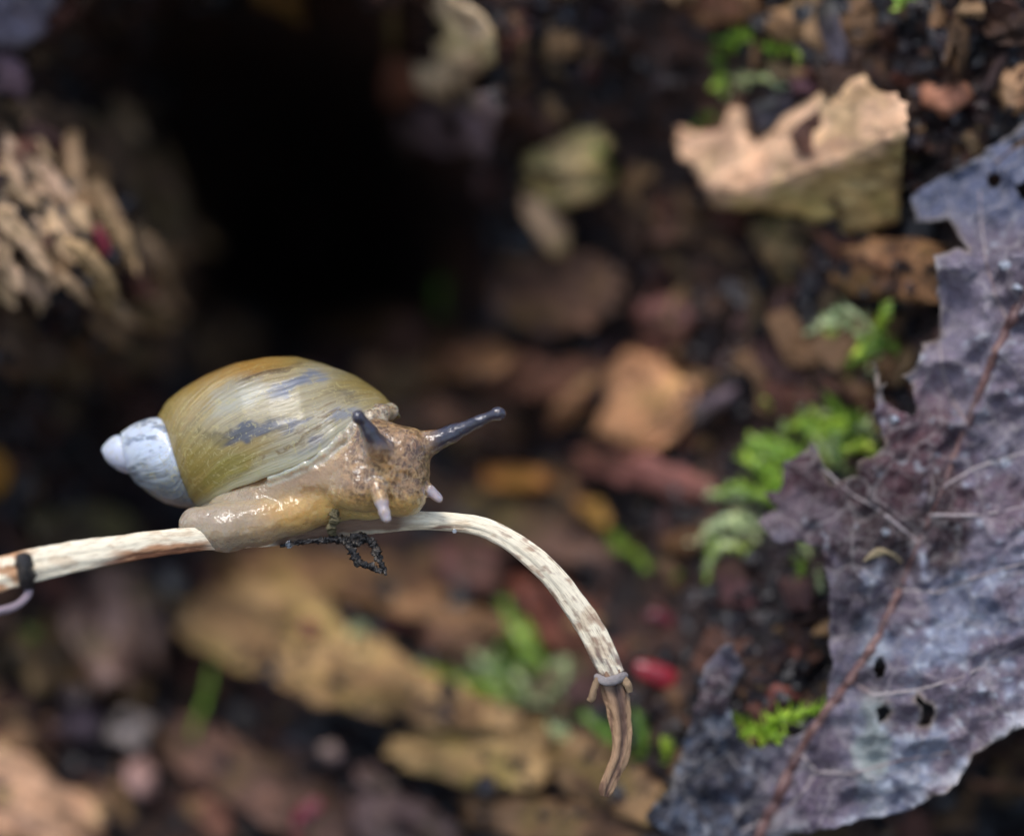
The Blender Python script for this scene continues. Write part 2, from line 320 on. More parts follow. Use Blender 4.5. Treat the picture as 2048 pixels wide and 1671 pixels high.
def chip(name, cat, label, outline, proud, thick, tint, ang=0.0, amp=10, step=10, bev=None, tilt=(0, 0), shape=None, group=None, jit=9, shrink=.06, streak=.55, facet=.75, jag=1.0, colf=None):
    """a lump of rotten wood set into the bank: proud = how far its face stands out of the bank"""
    SEED[0] += 7; sd = SEED[0]
    if jag:
        q = resample(outline, 9, 0, sd); ca, sa = math.cos(math.radians(ang)), math.sin(math.radians(ang)); qc = q.mean(0)
        k = min(1.0, math.sqrt(np.ptp(q[:, 0])*np.ptp(q[:, 1]))/130)*jag
        du = 22*k*fbm(((q-qc)@[-sa, ca])/11, sd*3.1, ((q-qc)@[ca, sa])/160, 2, sd+1) + 10*k*fbm(q[:, 0]/40, q[:, 1]/40, sd, 2, sd+2); dv = 9*k*fbm(q[:, 0]/34, q[:, 1]/34, sd+.5, 2, sd+4)
        outline = q + du[:, None]*np.array([ca, sa]) + dv[:, None]*np.array([-sa, ca])
    vs, fs, e = sheet(outline, step, 0 if jag else jit, sd)
    c = np.asarray(outline, float).mean(0); bev = bev or min(thick*.4, 14)
    zb_ = bank0(vs[:, 0], vs[:, 1]); Aq = np.column_stack([np.ones(len(vs)), vs-c]); cf = np.linalg.lstsq(Aq, zb_, rcond=None)[0]
    z0 = Aq @ (cf*np.array([1, .9, .9])) - proud
    ca, sa = math.cos(math.radians(ang)), math.sin(math.radians(ang))
    u = (vs[:, 0]-c[0])*ca + (vs[:, 1]-c[1])*sa; v = -(vs[:, 0]-c[0])*sa + (vs[:, 1]-c[1])*ca
    fib = fbm(u/110, v/15, sd*.37, 3, sd); lump_ = fbm(u/75, v/34, sd*.71, 3, sd+3)
    z = z0 + tilt[0]*(vs[:, 0]-c[0]) + tilt[1]*(vs[:, 1]-c[1]) + amp*1.2*lump_ + amp*.8*fib
    if shape is not None: z = z + shape(vs[:, 0], vs[:, 1])
    else:
        r = np.random.default_rng(sd); size = math.sqrt(np.ptp(vs[:, 0])*np.ptp(vs[:, 1])); fz = np.full(len(vs), -1e9)
        for k in range(int(5+size/45)):
            cp = vs[r.integers(len(vs))]; gg = r.normal(size=2)*min(.75, 75/size)*np.array([1, 1.0]); fz = np.maximum(fz, (vs-cp)@gg + r.uniform(-.04, .08)*size)
        z = z + (fz-np.median(fz))*facet
    z = z + bev*(1-np.clip(e/bev, 0, 1))**2
    if colf is None: FD_put(vs, z)
    pts, faces = close(vs, fs, z, z + thick + (1-np.clip(e/bev, 0, 1))*0, shrink)
    sh = np.clip(1.02 + streak*fib + .25*lump_, .25, 1.7); col = np.column_stack([sh, sh**1.08, sh**1.2])
    q = streak/.55; mud = smooth(.12, .5, fbm(u/80, v/42, sd*.13, 4, sd+11))[:, None]*.8*q; col = col*(1-mud) + col*np.array([.26, .2, .2])*mud
    alg = smooth(.15, .6, fbm(u/60, v/50, sd*.53, 3, sd+17))[:, None]*.6*q; col = col*(1-alg) + col*np.array([.72, .9, .5])*alg
    pal = smooth(.25, .7, fbm(u/70, v/26, sd*.93, 3, sd+23))[:, None]*.5*q; col = col*(1-pal) + col*np.array([1.2, 1.3, 1.5])*pal
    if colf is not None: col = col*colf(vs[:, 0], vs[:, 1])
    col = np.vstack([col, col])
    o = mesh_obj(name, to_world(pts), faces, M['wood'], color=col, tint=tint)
    return tag(o, label, cat, group)
def sweep(path, radii, nseg, nsec, shape=None, seed=0, amp=0.0, freq=.05, caps=True, upd=None):
    """tube through pixel-space points; radii rows are (in the picture, in depth)"""
    path = np.asarray(path, float); radii = np.asarray(radii, float)
    if radii.ndim == 1: radii = np.stack([radii, radii], 1)
    seg = np.linalg.norm(np.diff(path, axis=0), axis=1); t = np.r_[0, np.cumsum(seg)]; L = t[-1]; tt = np.linspace(0, L, nseg)
    def cr(arr):
        n = len(arr); m = np.zeros_like(arr)
        for i in range(n):
            a_, b_ = max(0, i-1), min(n-1, i+1); m[i] = (arr[b_]-arr[a_])/(t[b_]-t[a_])
        k = np.clip(np.searchsorted(t, tt, 'right')-1, 0, n-2); h = (t[k+1]-t[k]); u = ((tt-t[k])/h)[:, None]; h = h[:, None]
        return (2*u**3-3*u**2+1)*arr[k] + (u**3-2*u**2+u)*h*m[k] + (-2*u**3+3*u**2)*arr[k+1] + (u**3-u**2)*h*m[k+1]
    c = cr(path); r = np.maximum(cr(radii), .3); T = np.gradient(c, axis=0); T /= np.linalg.norm(T, axis=1)[:, None]
    Zd = np.array([0, 0, 1.0]); A = np.cross(T, Zd); A /= np.maximum(np.linalg.norm(A, axis=1)[:, None], 1e-6); B = np.cross(A, T)
    th = np.linspace(0, 2*math.pi, nsec, endpoint=False); TH, LL = np.meshgrid(th, tt)
    f = np.ones_like(TH) if shape is None else shape(TH, LL/L)
    if amp: f = f + amp*fbm(np.cos(TH)*1.5+seed, np.sin(TH)*1.5, LL*freq, 3, seed)
    pts = c[:, None] + (f*np.cos(TH)*r[:, :1])[..., None]*A[:, None] + (f*np.sin(TH)*r[:, 1:])[..., None]*B[:, None]
    pts = pts.reshape(-1, 3); F = []
    for i in range(nseg-1):
        for j in range(nsec):
            k = (j+1) % nsec; F.append([i*nsec+j, i*nsec+k, (i+1)*nsec+k, (i+1)*nsec+j])
    if caps: F.append(list(range(nsec))[::-1]); F.append([(nseg-1)*nsec+j for j in range(nsec)])
    return pts, F, TH.ravel(), (LL/L).ravel()
def splinter(label, p0, p1, r, proud, tint, group, cat='wood splinter', name='wood_splinter', bow=0.0, zfun=None):
    SEED[0] += 5; sd = SEED[0]
    p0, p1 = np.array(p0, float), np.array(p1, float); n = 6; ts = np.linspace(0, 1, n); L = np.linalg.norm(p1-p0); nr = np.array([-(p1-p0)[1], (p1-p0)[0]])/max(L, 1)
    xy = p0 + (p1-p0)*ts[:, None] + nr*(np.sin(ts*math.pi)*bow*L)[:, None]
    z = bank0(xy[:, 0], xy[:, 1]); z = z.mean()*.55 + z*.45 - proud if zfun is None else zfun(xy[:, 0], xy[:, 1]) - proud
    rad = np.array([.5, .95, 1.05, .9, .7, .22])*r*(.72 if zfun is None else .9); p0 = p0-(p1-p0)*.12; xy = xy + (xy-xy.mean(0))*(.7 if zfun is None else .1)
    pts, F, th, l = sweep(np.column_stack([xy, z]), np.column_stack([rad, rad*.8]), 26, 7, seed=sd, amp=.55, freq=.03, shape=lambda a, t: 1 + .12*np.sign(np.cos(2*a+sd)))
    sh = np.clip(1 + .6*fbm(np.cos(th)*4, np.sin(th)*4, l*3+sd, 3, sd), .4, 1.6)
    o = mesh_obj(name, to_world(pts), F, M['wood'], color=np.column_stack([sh, sh, sh**1.15]), tint=tint, smooth_shade=False)
    return tag(o, label, cat, group)

# ------------------------------------------------------------------ the snail
AX0 = np.array([205.0, 903.0, 175.0]); AX1 = np.array([800.0, 868.0, 118.0])
AXL = np.linalg.norm(AX1-AX0); AX = (AX1-AX0)/AXL
AU = np.array([0, -1.0, 0]); AU -= AX*(AU@AX); AU /= np.linalg.norm(AU)                 # up in the picture
AV = np.cross(AU, AX); AV = AV if AV[2] < 0 else -AV                                     # towards the camera
#        th/pi  zp    za   rho  rhos
KN = np.array([(-6, 0, 2, 1, 0), (-5, -1, 46, 30, 4), (-4.5, 2, 58, 36, 10), (-4, 8, 74, 46, 18), (-3.5, 24, 100, 50, 28), (-3, 40, 136, 57, 33), (-2.5, 47, 175, 88, 40),
  (-2, 54, 225, 124, 50), (-1.75, 68, 420, 134, 50), (-1.5, 85, 555, 145, 50), (-1, 113, 598, 169, 58), (-.5, 150, 614, 170, 86), (0, 180, 616, 166, 116)], float)
def kn(th, i): return np.interp(th/math.pi, KN[:, 0], KN[:, i])
def knS(th, i): return (kn(th-.35, i) + kn(th, i)*2 + kn(th+.35, i))/4
PU = np.array([0, .045, .11, .215, .34, .465, .59, .715, .84, .923, .985, 1.0]); PR = np.array([0, .29, .50, .74, .937, 1, .982, .876, .70, .53, .32, .2])
uf = np.linspace(0, 1, 400); pf = np.interp(uf, PU, PR)
for _ in range(30): pf[1:-1] = (pf[:-2]+2*pf[1:-1]+pf[2:])/4
ES = np.array([(0, 0), (.06, -26), (.15, -43), (.24, -55), (.39, -65), (.54, -72), (.66, -81), (.72, -88), (.81, -100), (.88, -112), (.95, -130), (1, -158)], float)
ef = np.interp(uf, ES[:, 0], ES[:, 1])
for _ in range(60): ef[1:-1] = (ef[:-2]+2*ef[1:-1]+ef[2:])/4
NV, NU = 900, 170
u = np.linspace(0, 1, NU)**1.0; vv = np.linspace(0, 1, NV)
UU, VV = np.meshgrid(u, vv)
TE = np.radians(np.interp(UU, uf, ef)); TH = -6*math.pi + (TE + 6*math.pi)*VV
zp, za, rm, rs = (knS(TH, i) for i in (1, 2, 3, 4))
ZE = zp + (za-zp)*UU; pr = np.interp(UU, uf, pf)
wsp = smooth(-1.75*math.pi, -2.15*math.pi, TH); prs = np.where(UU < .72, np.sin(np.clip(UU/.72, 0, 1)*math.pi/2)**.85, np.cos(np.clip((UU-.72)/.28, 0, 1)*1.35))
R1 = np.where(UU < .465, rs + (rm-rs)*pr, rm*pr); R2 = np.where(UU < .72, rs + (rm-rs)*prs, rm*prs); RR = R1*(1-wsp) + R2*wsp
lipw = smooth(.984, 1.0, VV); RR = RR*(1 + .0*lipw) + 3.0*lipw
RR = RR + .8*fbm(VV*260, UU*3, 0, 3, 2)*smooth(.3, .6, VV) + 1.5*fbm(VV*90, UU*4, 3, 2, 5)*smooth(.5, .7, VV)
ph = math.pi + TH
SP = AX0 + ZE[..., None]*AX + (RR*np.cos(ph))[..., None]*AU + (RR*np.sin(ph))[..., None]*AV
SP = SP.reshape(-1, 3)
front = smooth(.15, -.35, ((SP-AX0)@AV*-1)/120)                # camera side of the shell
x, y = SP[:, 0], SP[:, 1]; q1 = VV.ravel()*420; q2 = UU.ravel()*7
wx = x + 9*fbm(x/26, y/26, 1, 3, 21) + 16*fbm(q1, q2, 3, 3, 24); wy = y + 8*fbm(x/26, y/26, 7, 3, 22) + 5*fbm(q1, q2, 8, 3, 25)
def blob(cx, cy, rx, ry, a):
    a = math.radians(a); ca, sa = math.cos(a), math.sin(a)
    p = ((wx-cx)*ca + (wy-cy)*sa)/rx; q = (-(wx-cx)*sa + (wy-cy)*ca)/ry
    return smooth(1.25, .55, np.sqrt(p*p+q*q))
col = np.tile(np.array(lin(172, 144, 76)), (len(SP), 1))
def paint(m, c):
    global col
    col = col*(1-m[:, None]) + np.array(c)*m[:, None]
edge = (RR*np.cos(ph)).ravel(); zeta = ZE.ravel()
paint(.85*smooth(85, 160, edge)*smooth(470, 300, zeta), lin(184, 132, 62))
paint(.75*smooth(60, 140, edge)*smooth(330, 480, zeta), lin(150, 132, 82))
paint(.5*front*blob(400, 800, 90, 26, -42), lin(205, 175, 125))
paint(.55*front*blob(540, 800, 175, 50, -24), lin(192, 180, 156))
paint(.55*front*blob(640, 868, 130, 62, -28), lin(194, 184, 166))
paint(.7*front*blob(470, 790, 60, 30, -30), lin(194, 186, 166))
paint(.75*front*blob(590, 768, 70, 17, -18), lin(112, 124, 148))
paint(.6*front*blob(540, 745, 60, 8, -18), lin(84, 70, 50))
paint(.8*front*blob(505, 862, 72, 17, -17), lin(58, 74, 98))
paint(.8*front*blob(440, 874, 42, 12, 12), lin(64, 60, 62))
paint(.75*front*blob(592, 850, 34, 13, -20), lin(74, 86, 110))
paint(.75*front*blob(628, 893, 34, 15, -30), lin(96, 94, 112))
paint(.6*front*blob(690, 832, 36, 15, -24), lin(138, 142, 158))
paint(.6*front*blob(690, 790, 30, 10, 25), lin(122, 110, 84))
paint(.65*front*blob(415, 905, 52, 56, -30), lin(160, 138, 62))
paint(.6*front*blob(455, 945, 62, 34, -35), lin(150, 140, 62))
paint(.55*front*blob(540, 930, 90, 16, -22), lin(196, 184, 148))
for cx, cy, L, a_ in ((655, 832, 46, -12), (612, 870, 60, -26), (560, 905, 70, -30), (668, 812, 30, -20)):
    paint(.7*front*blob(cx, cy, L, 2.6, a_), lin(128, 98, 46))
spire = smooth(-1.96*math.pi, -2.06*math.pi, TH.ravel())
nz = fbm(x/22, y/12, SP[:, 2]/30, 4, 33)
sc = np.array(lin(242, 243, 246))*(1-smooth(.1, .7, nz)[:, None]) + np.array(lin(150, 158, 172))*smooth(.1, .7, nz)[:, None]  # spire white includes its blown highlight, painted into the colour
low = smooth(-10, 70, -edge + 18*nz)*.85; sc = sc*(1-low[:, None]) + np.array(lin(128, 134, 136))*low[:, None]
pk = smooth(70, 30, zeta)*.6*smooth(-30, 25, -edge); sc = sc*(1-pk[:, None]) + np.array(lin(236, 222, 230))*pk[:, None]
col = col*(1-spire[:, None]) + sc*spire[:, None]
rim = smooth(.988, .998, VV.ravel())*.5; col = col*(1-rim[:, None]) + np.array(lin(226, 214, 180))*rim[:, None]
ii = (np.arange(NV-1)[:, None]*NU + np.arange(NU-1)[None]).ravel()
SF = np.stack([ii, ii+1, ii+NU+1, ii+NU], 1)

# body: smooth union of tapered capsules, meshed with surface nets
def cone_sdf(G, a_, b_, ra, rb):
    a_, b_ = np.array(a_, float), np.array(b_, float); ab = b_-a_
    t = np.clip(((G-a_)@ab)/max(ab@ab, 1e-6), 0, 1); return np.linalg.norm(G-(a_+t[..., None]*ab), axis=-1) - (ra+(rb-ra)*t)
def ell_sdf(G, c, r):
    q = (G-np.array(c, float))/np.array(r, float); k = np.linalg.norm(q, axis=-1); return (k-1)*min(r)
def smin(a_, b_, k):
    h = np.clip(.5 + .5*(b_-a_)/k, 0, 1); return b_*(1-h) + a_*h - k*h*(1-h)
H = 2.6; X0 = np.array([335.0, 795.0, -130.0]); NN = np.ceil((np.array([1025.0, 1125.0, 225.0])-X0)/H).astype(int)
G = (X0 + H*np.stack(np.meshgrid(*[np.arange(n) for n in NN], indexing='ij'), -1)).astype(np.float32)
D_ = np.full(G.shape[:3], 1e3, np.float32)
def box_of(lo, hi):
    a_ = np.clip(np.floor((np.array(lo)-X0)/H).astype(int), 0, NN-1); b_ = np.clip(np.ceil((np.array(hi)-X0)/H).astype(int)+1, 1, NN); return tuple(slice(i, j) for i, j in zip(a_, b_))
def chain(pts, k):
    for p, q in zip(pts[:-1], pts[1:]):
        m = k+8+max(p[3], q[3]); b_ = box_of(np.minimum(p[:3], q[:3])-m, np.maximum(p[:3], q[:3])+m)
        D_[b_] = smin(D_[b_], cone_sdf(G[b_], p[:3], q[:3], p[3], q[3]), k)
def lump(c, r, k):
    b_ = box_of(np.array(c)-np.array(r)-k-10, np.array(c)+np.array(r)+k+10); D_[b_] = smin(D_[b_], ell_sdf(G[b_], c, r), k)
chain([(396, 1052, 18, 40), (450, 1054, 12, 47), (520, 1042, 14, 46), (590, 1020, 24, 46), (650, 1002, 30, 46)], 16)           # tail and foot
chain([(650, 1006, 34, 36), (740, 1000, 26, 36), (810, 996, 10, 34)], 14)                                                       # sole under the head
chain([(470, 950, 110, 62), (600, 915, 95, 82), (700, 890, 70, 76)], 16)                                                        # inside the shell
chain([(640, 958, 28, 58), (720, 945, 6, 62), (776, 930, -4, 66)], 18)                                                           # neck
lump((797, 938, -6), (63, 82, 60), 18)
lump((812, 895, -6), (48, 40, 48), 16)
lump((803, 990, -18), (48, 40, 44), 18)
lump((722, 975, -22), (62, 48, 50), 12)
lump((745, 880, 24), (62, 46, 66), 16)
LIPP = SP.reshape(NV, NU, 3)[-1]
MANT = [(*(LIPP[int(q*(NU-1))] + (0, 5, 4)), 6 + 11*smooth(.55, .95, q)) for q in (.42, .5, .58, .66, .74, .81, .87, .92, .96)]
chain(MANT, 10)                                                                                                                  # mantle edge along the lip
chain([(*(LIPP[int(q*(NU-1))] + (6, 34, 40)), 34) for q in (.06, .15, .25, .36, .48, .6)], 14)                                   # flesh under the lip
chain([(440, 1024, 50, 30), (520, 990, 46, 42), (610, 968, 34, 52)], 14)
chain([(835, 893, -2, 30), (856, 886, -6, 24), (905, 867, -14, 17), (955, 844, -24, 11.5), (980, 832, -28, 10.5)], 9)
lump((995, 827, -31), (17, 14.5, 15), 5)
chain([(772, 918, -48, 30), (755, 896, -66, 25), (738, 864, -84, 16.5), (724, 842, -95, 12.5)], 9)
lump((717, 834, -98), (14.5, 15, 14.5), 4)
chain([(752, 972, -62, 18), (763, 1002, -76, 14), (769, 1024, -84, 11), (773, 1036, -88, 9.5)], 7)
chain([(842, 968, -14, 17), (860, 980, -22, 10.5), (872, 991, -26, 8.2), (878, 996, -27, 8)], 7)
D_ = D_ + 1.3*fbm(G[..., 0]/17, G[..., 1]/17, G[..., 2]/17, 2, 71).astype(np.float32)
def surface_nets(D, X0, H):
    ins = D < 0; n = D.shape
    acc = np.zeros((n[0]-1, n[1]-1, n[2]-1, 3)); cnt = np.zeros(acc.shape[:3])
    off = [(i, j, k) for i in (0, 1) for j in (0, 1) for k in (0, 1)]
    sl_ = lambda A, o: A[o[0]:n[0]-1+o[0], o[1]:n[1]-1+o[1], o[2]:n[2]-1+o[2]]
    for a_ in off:
        for b_ in off:
            df = np.subtract(b_, a_)
            if df.sum() == 1 and (df >= 0).all():
                da, db = sl_(D, a_), sl_(D, b_); m = (da < 0) != (db < 0)
                t = np.where(m, da/np.where(m, da-db, 1), 0)
                for k in range(3): acc[..., k] += np.where(m, a_[k] + t*df[k], 0)
                cnt += m
    act = cnt > 0; idx = -np.ones(act.shape, int); idx[act] = np.arange(act.sum())
    cells = np.argwhere(act); verts = X0 + H*(cells + acc[act]/cnt[act][:, None]); faces = []
    for ax in range(3):
        o1, o2 = [q for q in range(3) if q != ax]
        A = [slice(None)]*3; B = [slice(None)]*3; A[ax] = slice(0, n[ax]-1); B[ax] = slice(1, n[ax])
        m = ins[tuple(A)] != ins[tuple(B)]; p = np.argwhere(m); p = p[(p[:, o1] > 0) & (p[:, o2] > 0) & (p[:, o1] < n[o1]-1) & (p[:, o2] < n[o2]-1)]
        e1 = np.eye(3, dtype=int)[o1]; e2 = np.eye(3, dtype=int)[o2]
        q = [idx[tuple((p-d).T)] for d in (0*e1, e1, e1+e2, e2)]
        f = np.stack(q, 1); flip = ins[tuple(p.T)] ^ (ax == 1)
        faces.append(np.where(flip[:, None], f[:, ::-1], f))
    return verts, np.vstack(faces)
BV, BF = surface_nets(D_, X0, H); del G, D_
x, y, z = BV.T
def near(pts, k=1.0):
    d = np.full(len(BV), 1e9)
    for p, q in zip(pts[:-1], pts[1:]): d = np.minimum(d, cone_sdf(BV, p[:3], q[:3], p[3]*k, q[3]*k))
    return d
net = np.zeros(len(BV)); bc = np.tile(np.array(lin(190, 158, 116)), (len(BV), 1))
def bp(m, c):
    global bc
    bc = bc*(1-m[:, None]) + np.array(c)*m[:, None]
bp(smooth(640, 560, x), lin(184, 156, 116)); bp(smooth(560, 420, x), lin(176, 156, 128))
bp(smooth(1.2, .5, np.hypot((x-625)/110, (y-1025)/46))*.7, lin(226, 180, 98))
hd = smooth(650, 720, x)*smooth(1030, 985, y); bp(hd*.9, lin(178, 138, 92)); net += hd*.9
bp(smooth(975, 1015, y)*smooth(620, 700, x), lin(226, 186, 112)); bp(smooth(.9, .3, np.hypot((x-765)/26, (y-965)/60))*.7, lin(208, 170, 118))
bp(smooth(1.2, .4, np.hypot((x-830)/28, (y-900)/30))*.6, lin(100, 70, 62))
bp(smooth(700, 600, x)*smooth(1000, 950, y)*.6, lin(158, 124, 90))
bp(smooth(14, 4, near(MANT))*.85, lin(214, 200, 172))
tR = smooth(838, 886, x)*smooth(955, 925, y)*smooth(11, 5, near([(850, 889, -5, 26), (905, 867, -14, 17), (955, 844, -24, 12), (1010, 822, -33, 16)]))
tL = smooth(11, 5, near([(757, 900, -64, 26), (738, 864, -84, 17), (716, 832, -98, 16)]))*smooth(928, 874, y)
bp(np.maximum(tR, tL)*.97, lin(50, 50, 66)); net *= 1-np.maximum(tR, tL)
lt = np.maximum(smooth(6, 1, near([(764, 1008, -78, 13), (773, 1037, -88, 10)])), smooth(6, 1, near([(862, 982, -23, 10), (879, 997, -27, 8)])))
bp(lt*.85, lin(176, 168, 178)); net *= 1-lt
root = empty('snail', P(640, 1075, 30)); tag(root, 'amber snail with glossy whorled shell and dark eye stalks crawling on the dry stem', 'snail')
o = mesh_obj('body', to_world(BV), BF, M['skin'], root, color=np.column_stack([bc, net]))
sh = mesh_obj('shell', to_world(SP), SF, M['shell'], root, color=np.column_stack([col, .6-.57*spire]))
uvl = sh.data.uv_layers.new(name='UVMap'); li = np.empty(len(sh.data.loops), int); sh.data.loops.foreach_get('vertex_index', li)
uvl.data.foreach_set('uv', np.column_stack([VV.ravel()[li], UU.ravel()[li]]).ravel())
sh['label'] = 'translucent amber shell with small whitish spire and mottled body whorl'
md = sh.modifiers.new('thickness', 'SOLIDIFY'); md.thickness = .008; md.offset = 0

# ------------------------------------------------------------------ the dry stem the snail sits on
stem = empty('dry_plant_stem', P(1240, 1420, 60)); tag(stem, 'pale dry arching plant stem with brown stains carrying the snail', 'stem')
SPTH = np.array([(-90, 1172, -190, 36), (0, 1148, -165, 34), (70, 1130, -140, 33), (150, 1113, -115, 31), (250, 1097, -80, 27), (350, 1083, -40, 24), (450, 1076, 10, 21), (560, 1070, 36, 20),
  (650, 1056, 40, 20), (740, 1047, 36, 20), (830, 1041, 30, 18), (900, 1044, 26, 18), (960, 1053, 24, 19), (1010, 1075, 22, 20), (1060, 1110, 24, 22), (1105, 1152, 30, 23), (1150, 1210, 40, 25), (1188, 1270, 50, 27), (1212, 1318, 56, 26), (1228, 1350, 60, 22)], float)
def sshape(a, t):
    return 1 + .06*np.cos(5*a+1) + .04*np.cos(9*a-2+6*t) - .22*np.exp(-((a-(1.5*math.pi+.15))/.22)**2)*smooth(.8, .6, t)
pts, F, th, l = sweep(SPTH[:, :3], np.column_stack([SPTH[:, 3], SPTH[:, 3]*.62]), 520, 48, sshape, 5, .07, .02)
x, y = pts[:, 0], pts[:, 1]; updir = np.cos(th)                # +1 lower rim or upper rim, sorted out below
cy = np.repeat(pts[:, 1].reshape(520, 48).mean(1), 48); rel = (y-cy)/22.0
c = np.tile(np.array(lin(250, 234, 202)), (len(pts), 1))
def sp_(m, cc):
    global c
    c = c*(1-m[:, None]) + np.array(cc)*m[:, None]
n1 = fbm(x/46, y/46*2.5, pts[:, 2]/46, 4, 81); n2 = fbm(l*60, np.cos(th)*5, np.sin(th)*5, 4, 83)
sp_(smooth(.15, .6, n1)*.45, lin(196, 160, 120))
sp_(smooth(200, 260, x)*smooth(440, 400, x)*smooth(-.25, .15, rel+.35*n1)*.85, lin(176, 112, 62))
sp_(smooth(170, 220, x)*smooth(440, 380, x)*smooth(.5, .8, rel+.3*n2)*.8, lin(110, 60, 36))
sp_(smooth(540, 580, x)*smooth(980, 900, x)*smooth(.1, .5, rel+.2*n2)*.55, lin(206, 186, 150))
sp_(smooth(520, 560, x)*smooth(850, 790, x)*smooth(1.05, .5, rel+.4*n1)*.9, lin(104, 66, 44))
sp_(smooth(850, 870, x)*smooth(960, 920, x)*smooth(.2, .45, rel)*smooth(.9, .6, rel)*smooth(-.2, .4, n1+n2)*.9, lin(92, 52, 36))
sp_(smooth(980, 1010, x)*smooth(.12, .6, n1*.45+n2*.7)*.65, lin(146, 104, 82)); sp_(smooth(900, 960, x)*smooth(.5, .9, rel)*.4, lin(190, 150, 112))
sp_(smooth(1150, 1200, x)*smooth(1270, 1330, y)*smooth(-.1, .4, n2+.2)*.7, lin(112, 92, 88))
sp_(smooth(60, 20, np.abs(x-10))*smooth(-.2, .3, n1)*.8, lin(190, 128, 78))
o = mesh_obj('stalk', to_world(pts), F, M['stem'], stem, color=c)
def add_uv(o, a_, b_):
    uvl = o.data.uv_layers.new(name='UVMap'); li = np.empty(len(o.data.loops), int); o.data.loops.foreach_get('vertex_index', li)
    uvl.data.foreach_set('uv', np.column_stack([a_[li], b_[li]]).ravel())
add_uv(o, l*6, (1+np.cos(th))*.25)
TP = np.array([(1224, 1340, 60, 22), (1229, 1372, 60, 24), (1238, 1420, 58, 22), (1243, 1470, 56, 19), (1238, 1515, 52, 17), (1222, 1555, 50, 14), (1212, 1580, 48, 13), (1209, 1592, 48, 8)], float)
pts, F, th, l = sweep(TP[:, :3], np.column_stack([TP[:, 3], TP[:, 3]*.7]), 160, 40, lambda a, t: 1 - .5*np.exp(-((a-1.5*math.pi-.2)/.3)**2) + .08*np.cos(6*a), 9, .16, .03)
n1 = fbm(pts[:, 0]/12, pts[:, 1]/60, pts[:, 2]/20, 4, 91); groove = np.exp(-((th-1.5*math.pi-.2)/.35)**2)
c = np.tile(np.array(lin(170, 134, 100)), (len(pts), 1)); sp_(smooth(-.1, .5, n1)*.8, lin(92, 62, 48)); sp_(groove*.85, lin(52, 36, 38)); sp_(smooth(.35, .1, l)*.4, lin(90, 70, 66))
o = mesh_obj('withered_tip', to_world(pts), F, M['stem'], stem, color=c); add_uv(o, l*2, (1+np.cos(th))*.25); o['label'] = 'shrivelled brown tip folded down below the stem node'
def tube(name, path, mat, parent, seed, amp=.25, nseg=60, nsec=14, color=None, freq=.06, zscale=1.0):
    path = np.asarray(path, float)
    pts, F, th, l = sweep(path[:, :3], np.column_stack([path[:, 3], path[:, 3]*zscale]), nseg, nsec, None, seed, amp, freq)
    cc = np.tile(np.array(color), (len(pts), 1)) if color else None
    o = mesh_obj(name, to_world(pts), F, mat, parent, color=cc); 
    if mat is M['stem']: add_uv(o, l, (1+np.cos(th))*.25)
    return o
o = tube('node_collar', [(1192, 1352, 52, 7), (1212, 1362, 38, 9), (1234, 1358, 36, 10), (1252, 1350, 52, 7)], M['stem'], stem, 3, .25, color=lin(150, 140, 136)); o['label'] = 'greyish ring where the stem bends'
tube('sheath_scrap', [(1196, 1356, 46, 7), (1188, 1376, 42, 8), (1184, 1394, 40, 8), (1178, 1402, 40, 5)], M['stem'], stem, 4, .3, color=lin(150, 122, 92))
tube('sheath_scrap', [(1246, 1356, 46, 7), (1256, 1370, 44, 9), (1260, 1384, 44, 5)], M['stem'], stem, 6, .3, color=lin(160, 132, 100))
tube('bud', [(38, 1112, -185, 8), (46, 1122, -196, 20), (50, 1142, -196, 20), (54, 1162, -186, 15), (58, 1176, -172, 8)], M['root'], stem, 12, .3)
tube('tendril', [(58, 1168, -175, 8), (56, 1188, -180, 8), (40, 1206, -188, 8), (14, 1218, -196, 9), (-14, 1222, -200, 9), (-50, 1212, -200, 8)], M['stem'], stem, 13, .15, color=lin(150, 132, 138))
tube('stub', [(664, 1068, 8, 8), (666, 1048, -6, 9), (669, 1032, -14, 9), (671, 1018, -16, 5)], M['stem'], stem, 14, .8, color=lin(96, 86, 58), freq=.15)
tube('rootlet', [(690, 1078, 12, 5), (712, 1086, 6, 7), (726, 1078, 8, 6), (744, 1082, 10, 4)], M['root'], stem, 17, .95, 70, 14, freq=.25)
tube('rootlet', [(757, 1118, 0, 5), (766, 1130, -3, 4), (772, 1150, -5, 2.5)], M['root'], stem, 18, .9, 40, 12, freq=.25)
tube('rootlet', [(560, 1092, 20, 3), (600, 1084, 14, 4), (650, 1080, 10, 5), (690, 1080, 10, 7), (704, 1102, 4, 8), (718, 1124, 0, 7), (742, 1132, -2, 6), (764, 1142, -4, 4)], M['root'], stem, 15, .95, 150, 16, freq=.22)
tube('rootlet', [(700, 1074, 14, 5), (728, 1074, 12, 6), (746, 1086, 8, 6), (754, 1106, 2, 7), (762, 1126, 0, 5), (768, 1146, 0, 3)], M['root'], stem, 16, .95, 120, 16, freq=.22)
def drop(px, py, z, r, label):
    bm = bmesh.new(); bmesh.ops.create_uvsphere(bm, u_segments=20, v_segments=12, radius=r*S)
    for v in bm.verts: v.co.z *= 1.12 if v.co.z > 0 else .95
    me = bpy.data.meshes.new('water_drop'); bm.to_mesh(me); bm.free(); me.polygons.foreach_set('use_smooth', [True]*len(me.polygons)); me.materials.append(M['water'])
    o = bpy.data.objects.new('water_drop', me); COL.objects.link(o); o.location = P(px, py, z); tag(o, label, 'drop')
drop(578, 1089, 20, 8, 'tiny pale drop hanging under the stem below the snail'); drop(909, 1062, 14, 4.5, 'tiniest clear drop under the stem just before its arch')

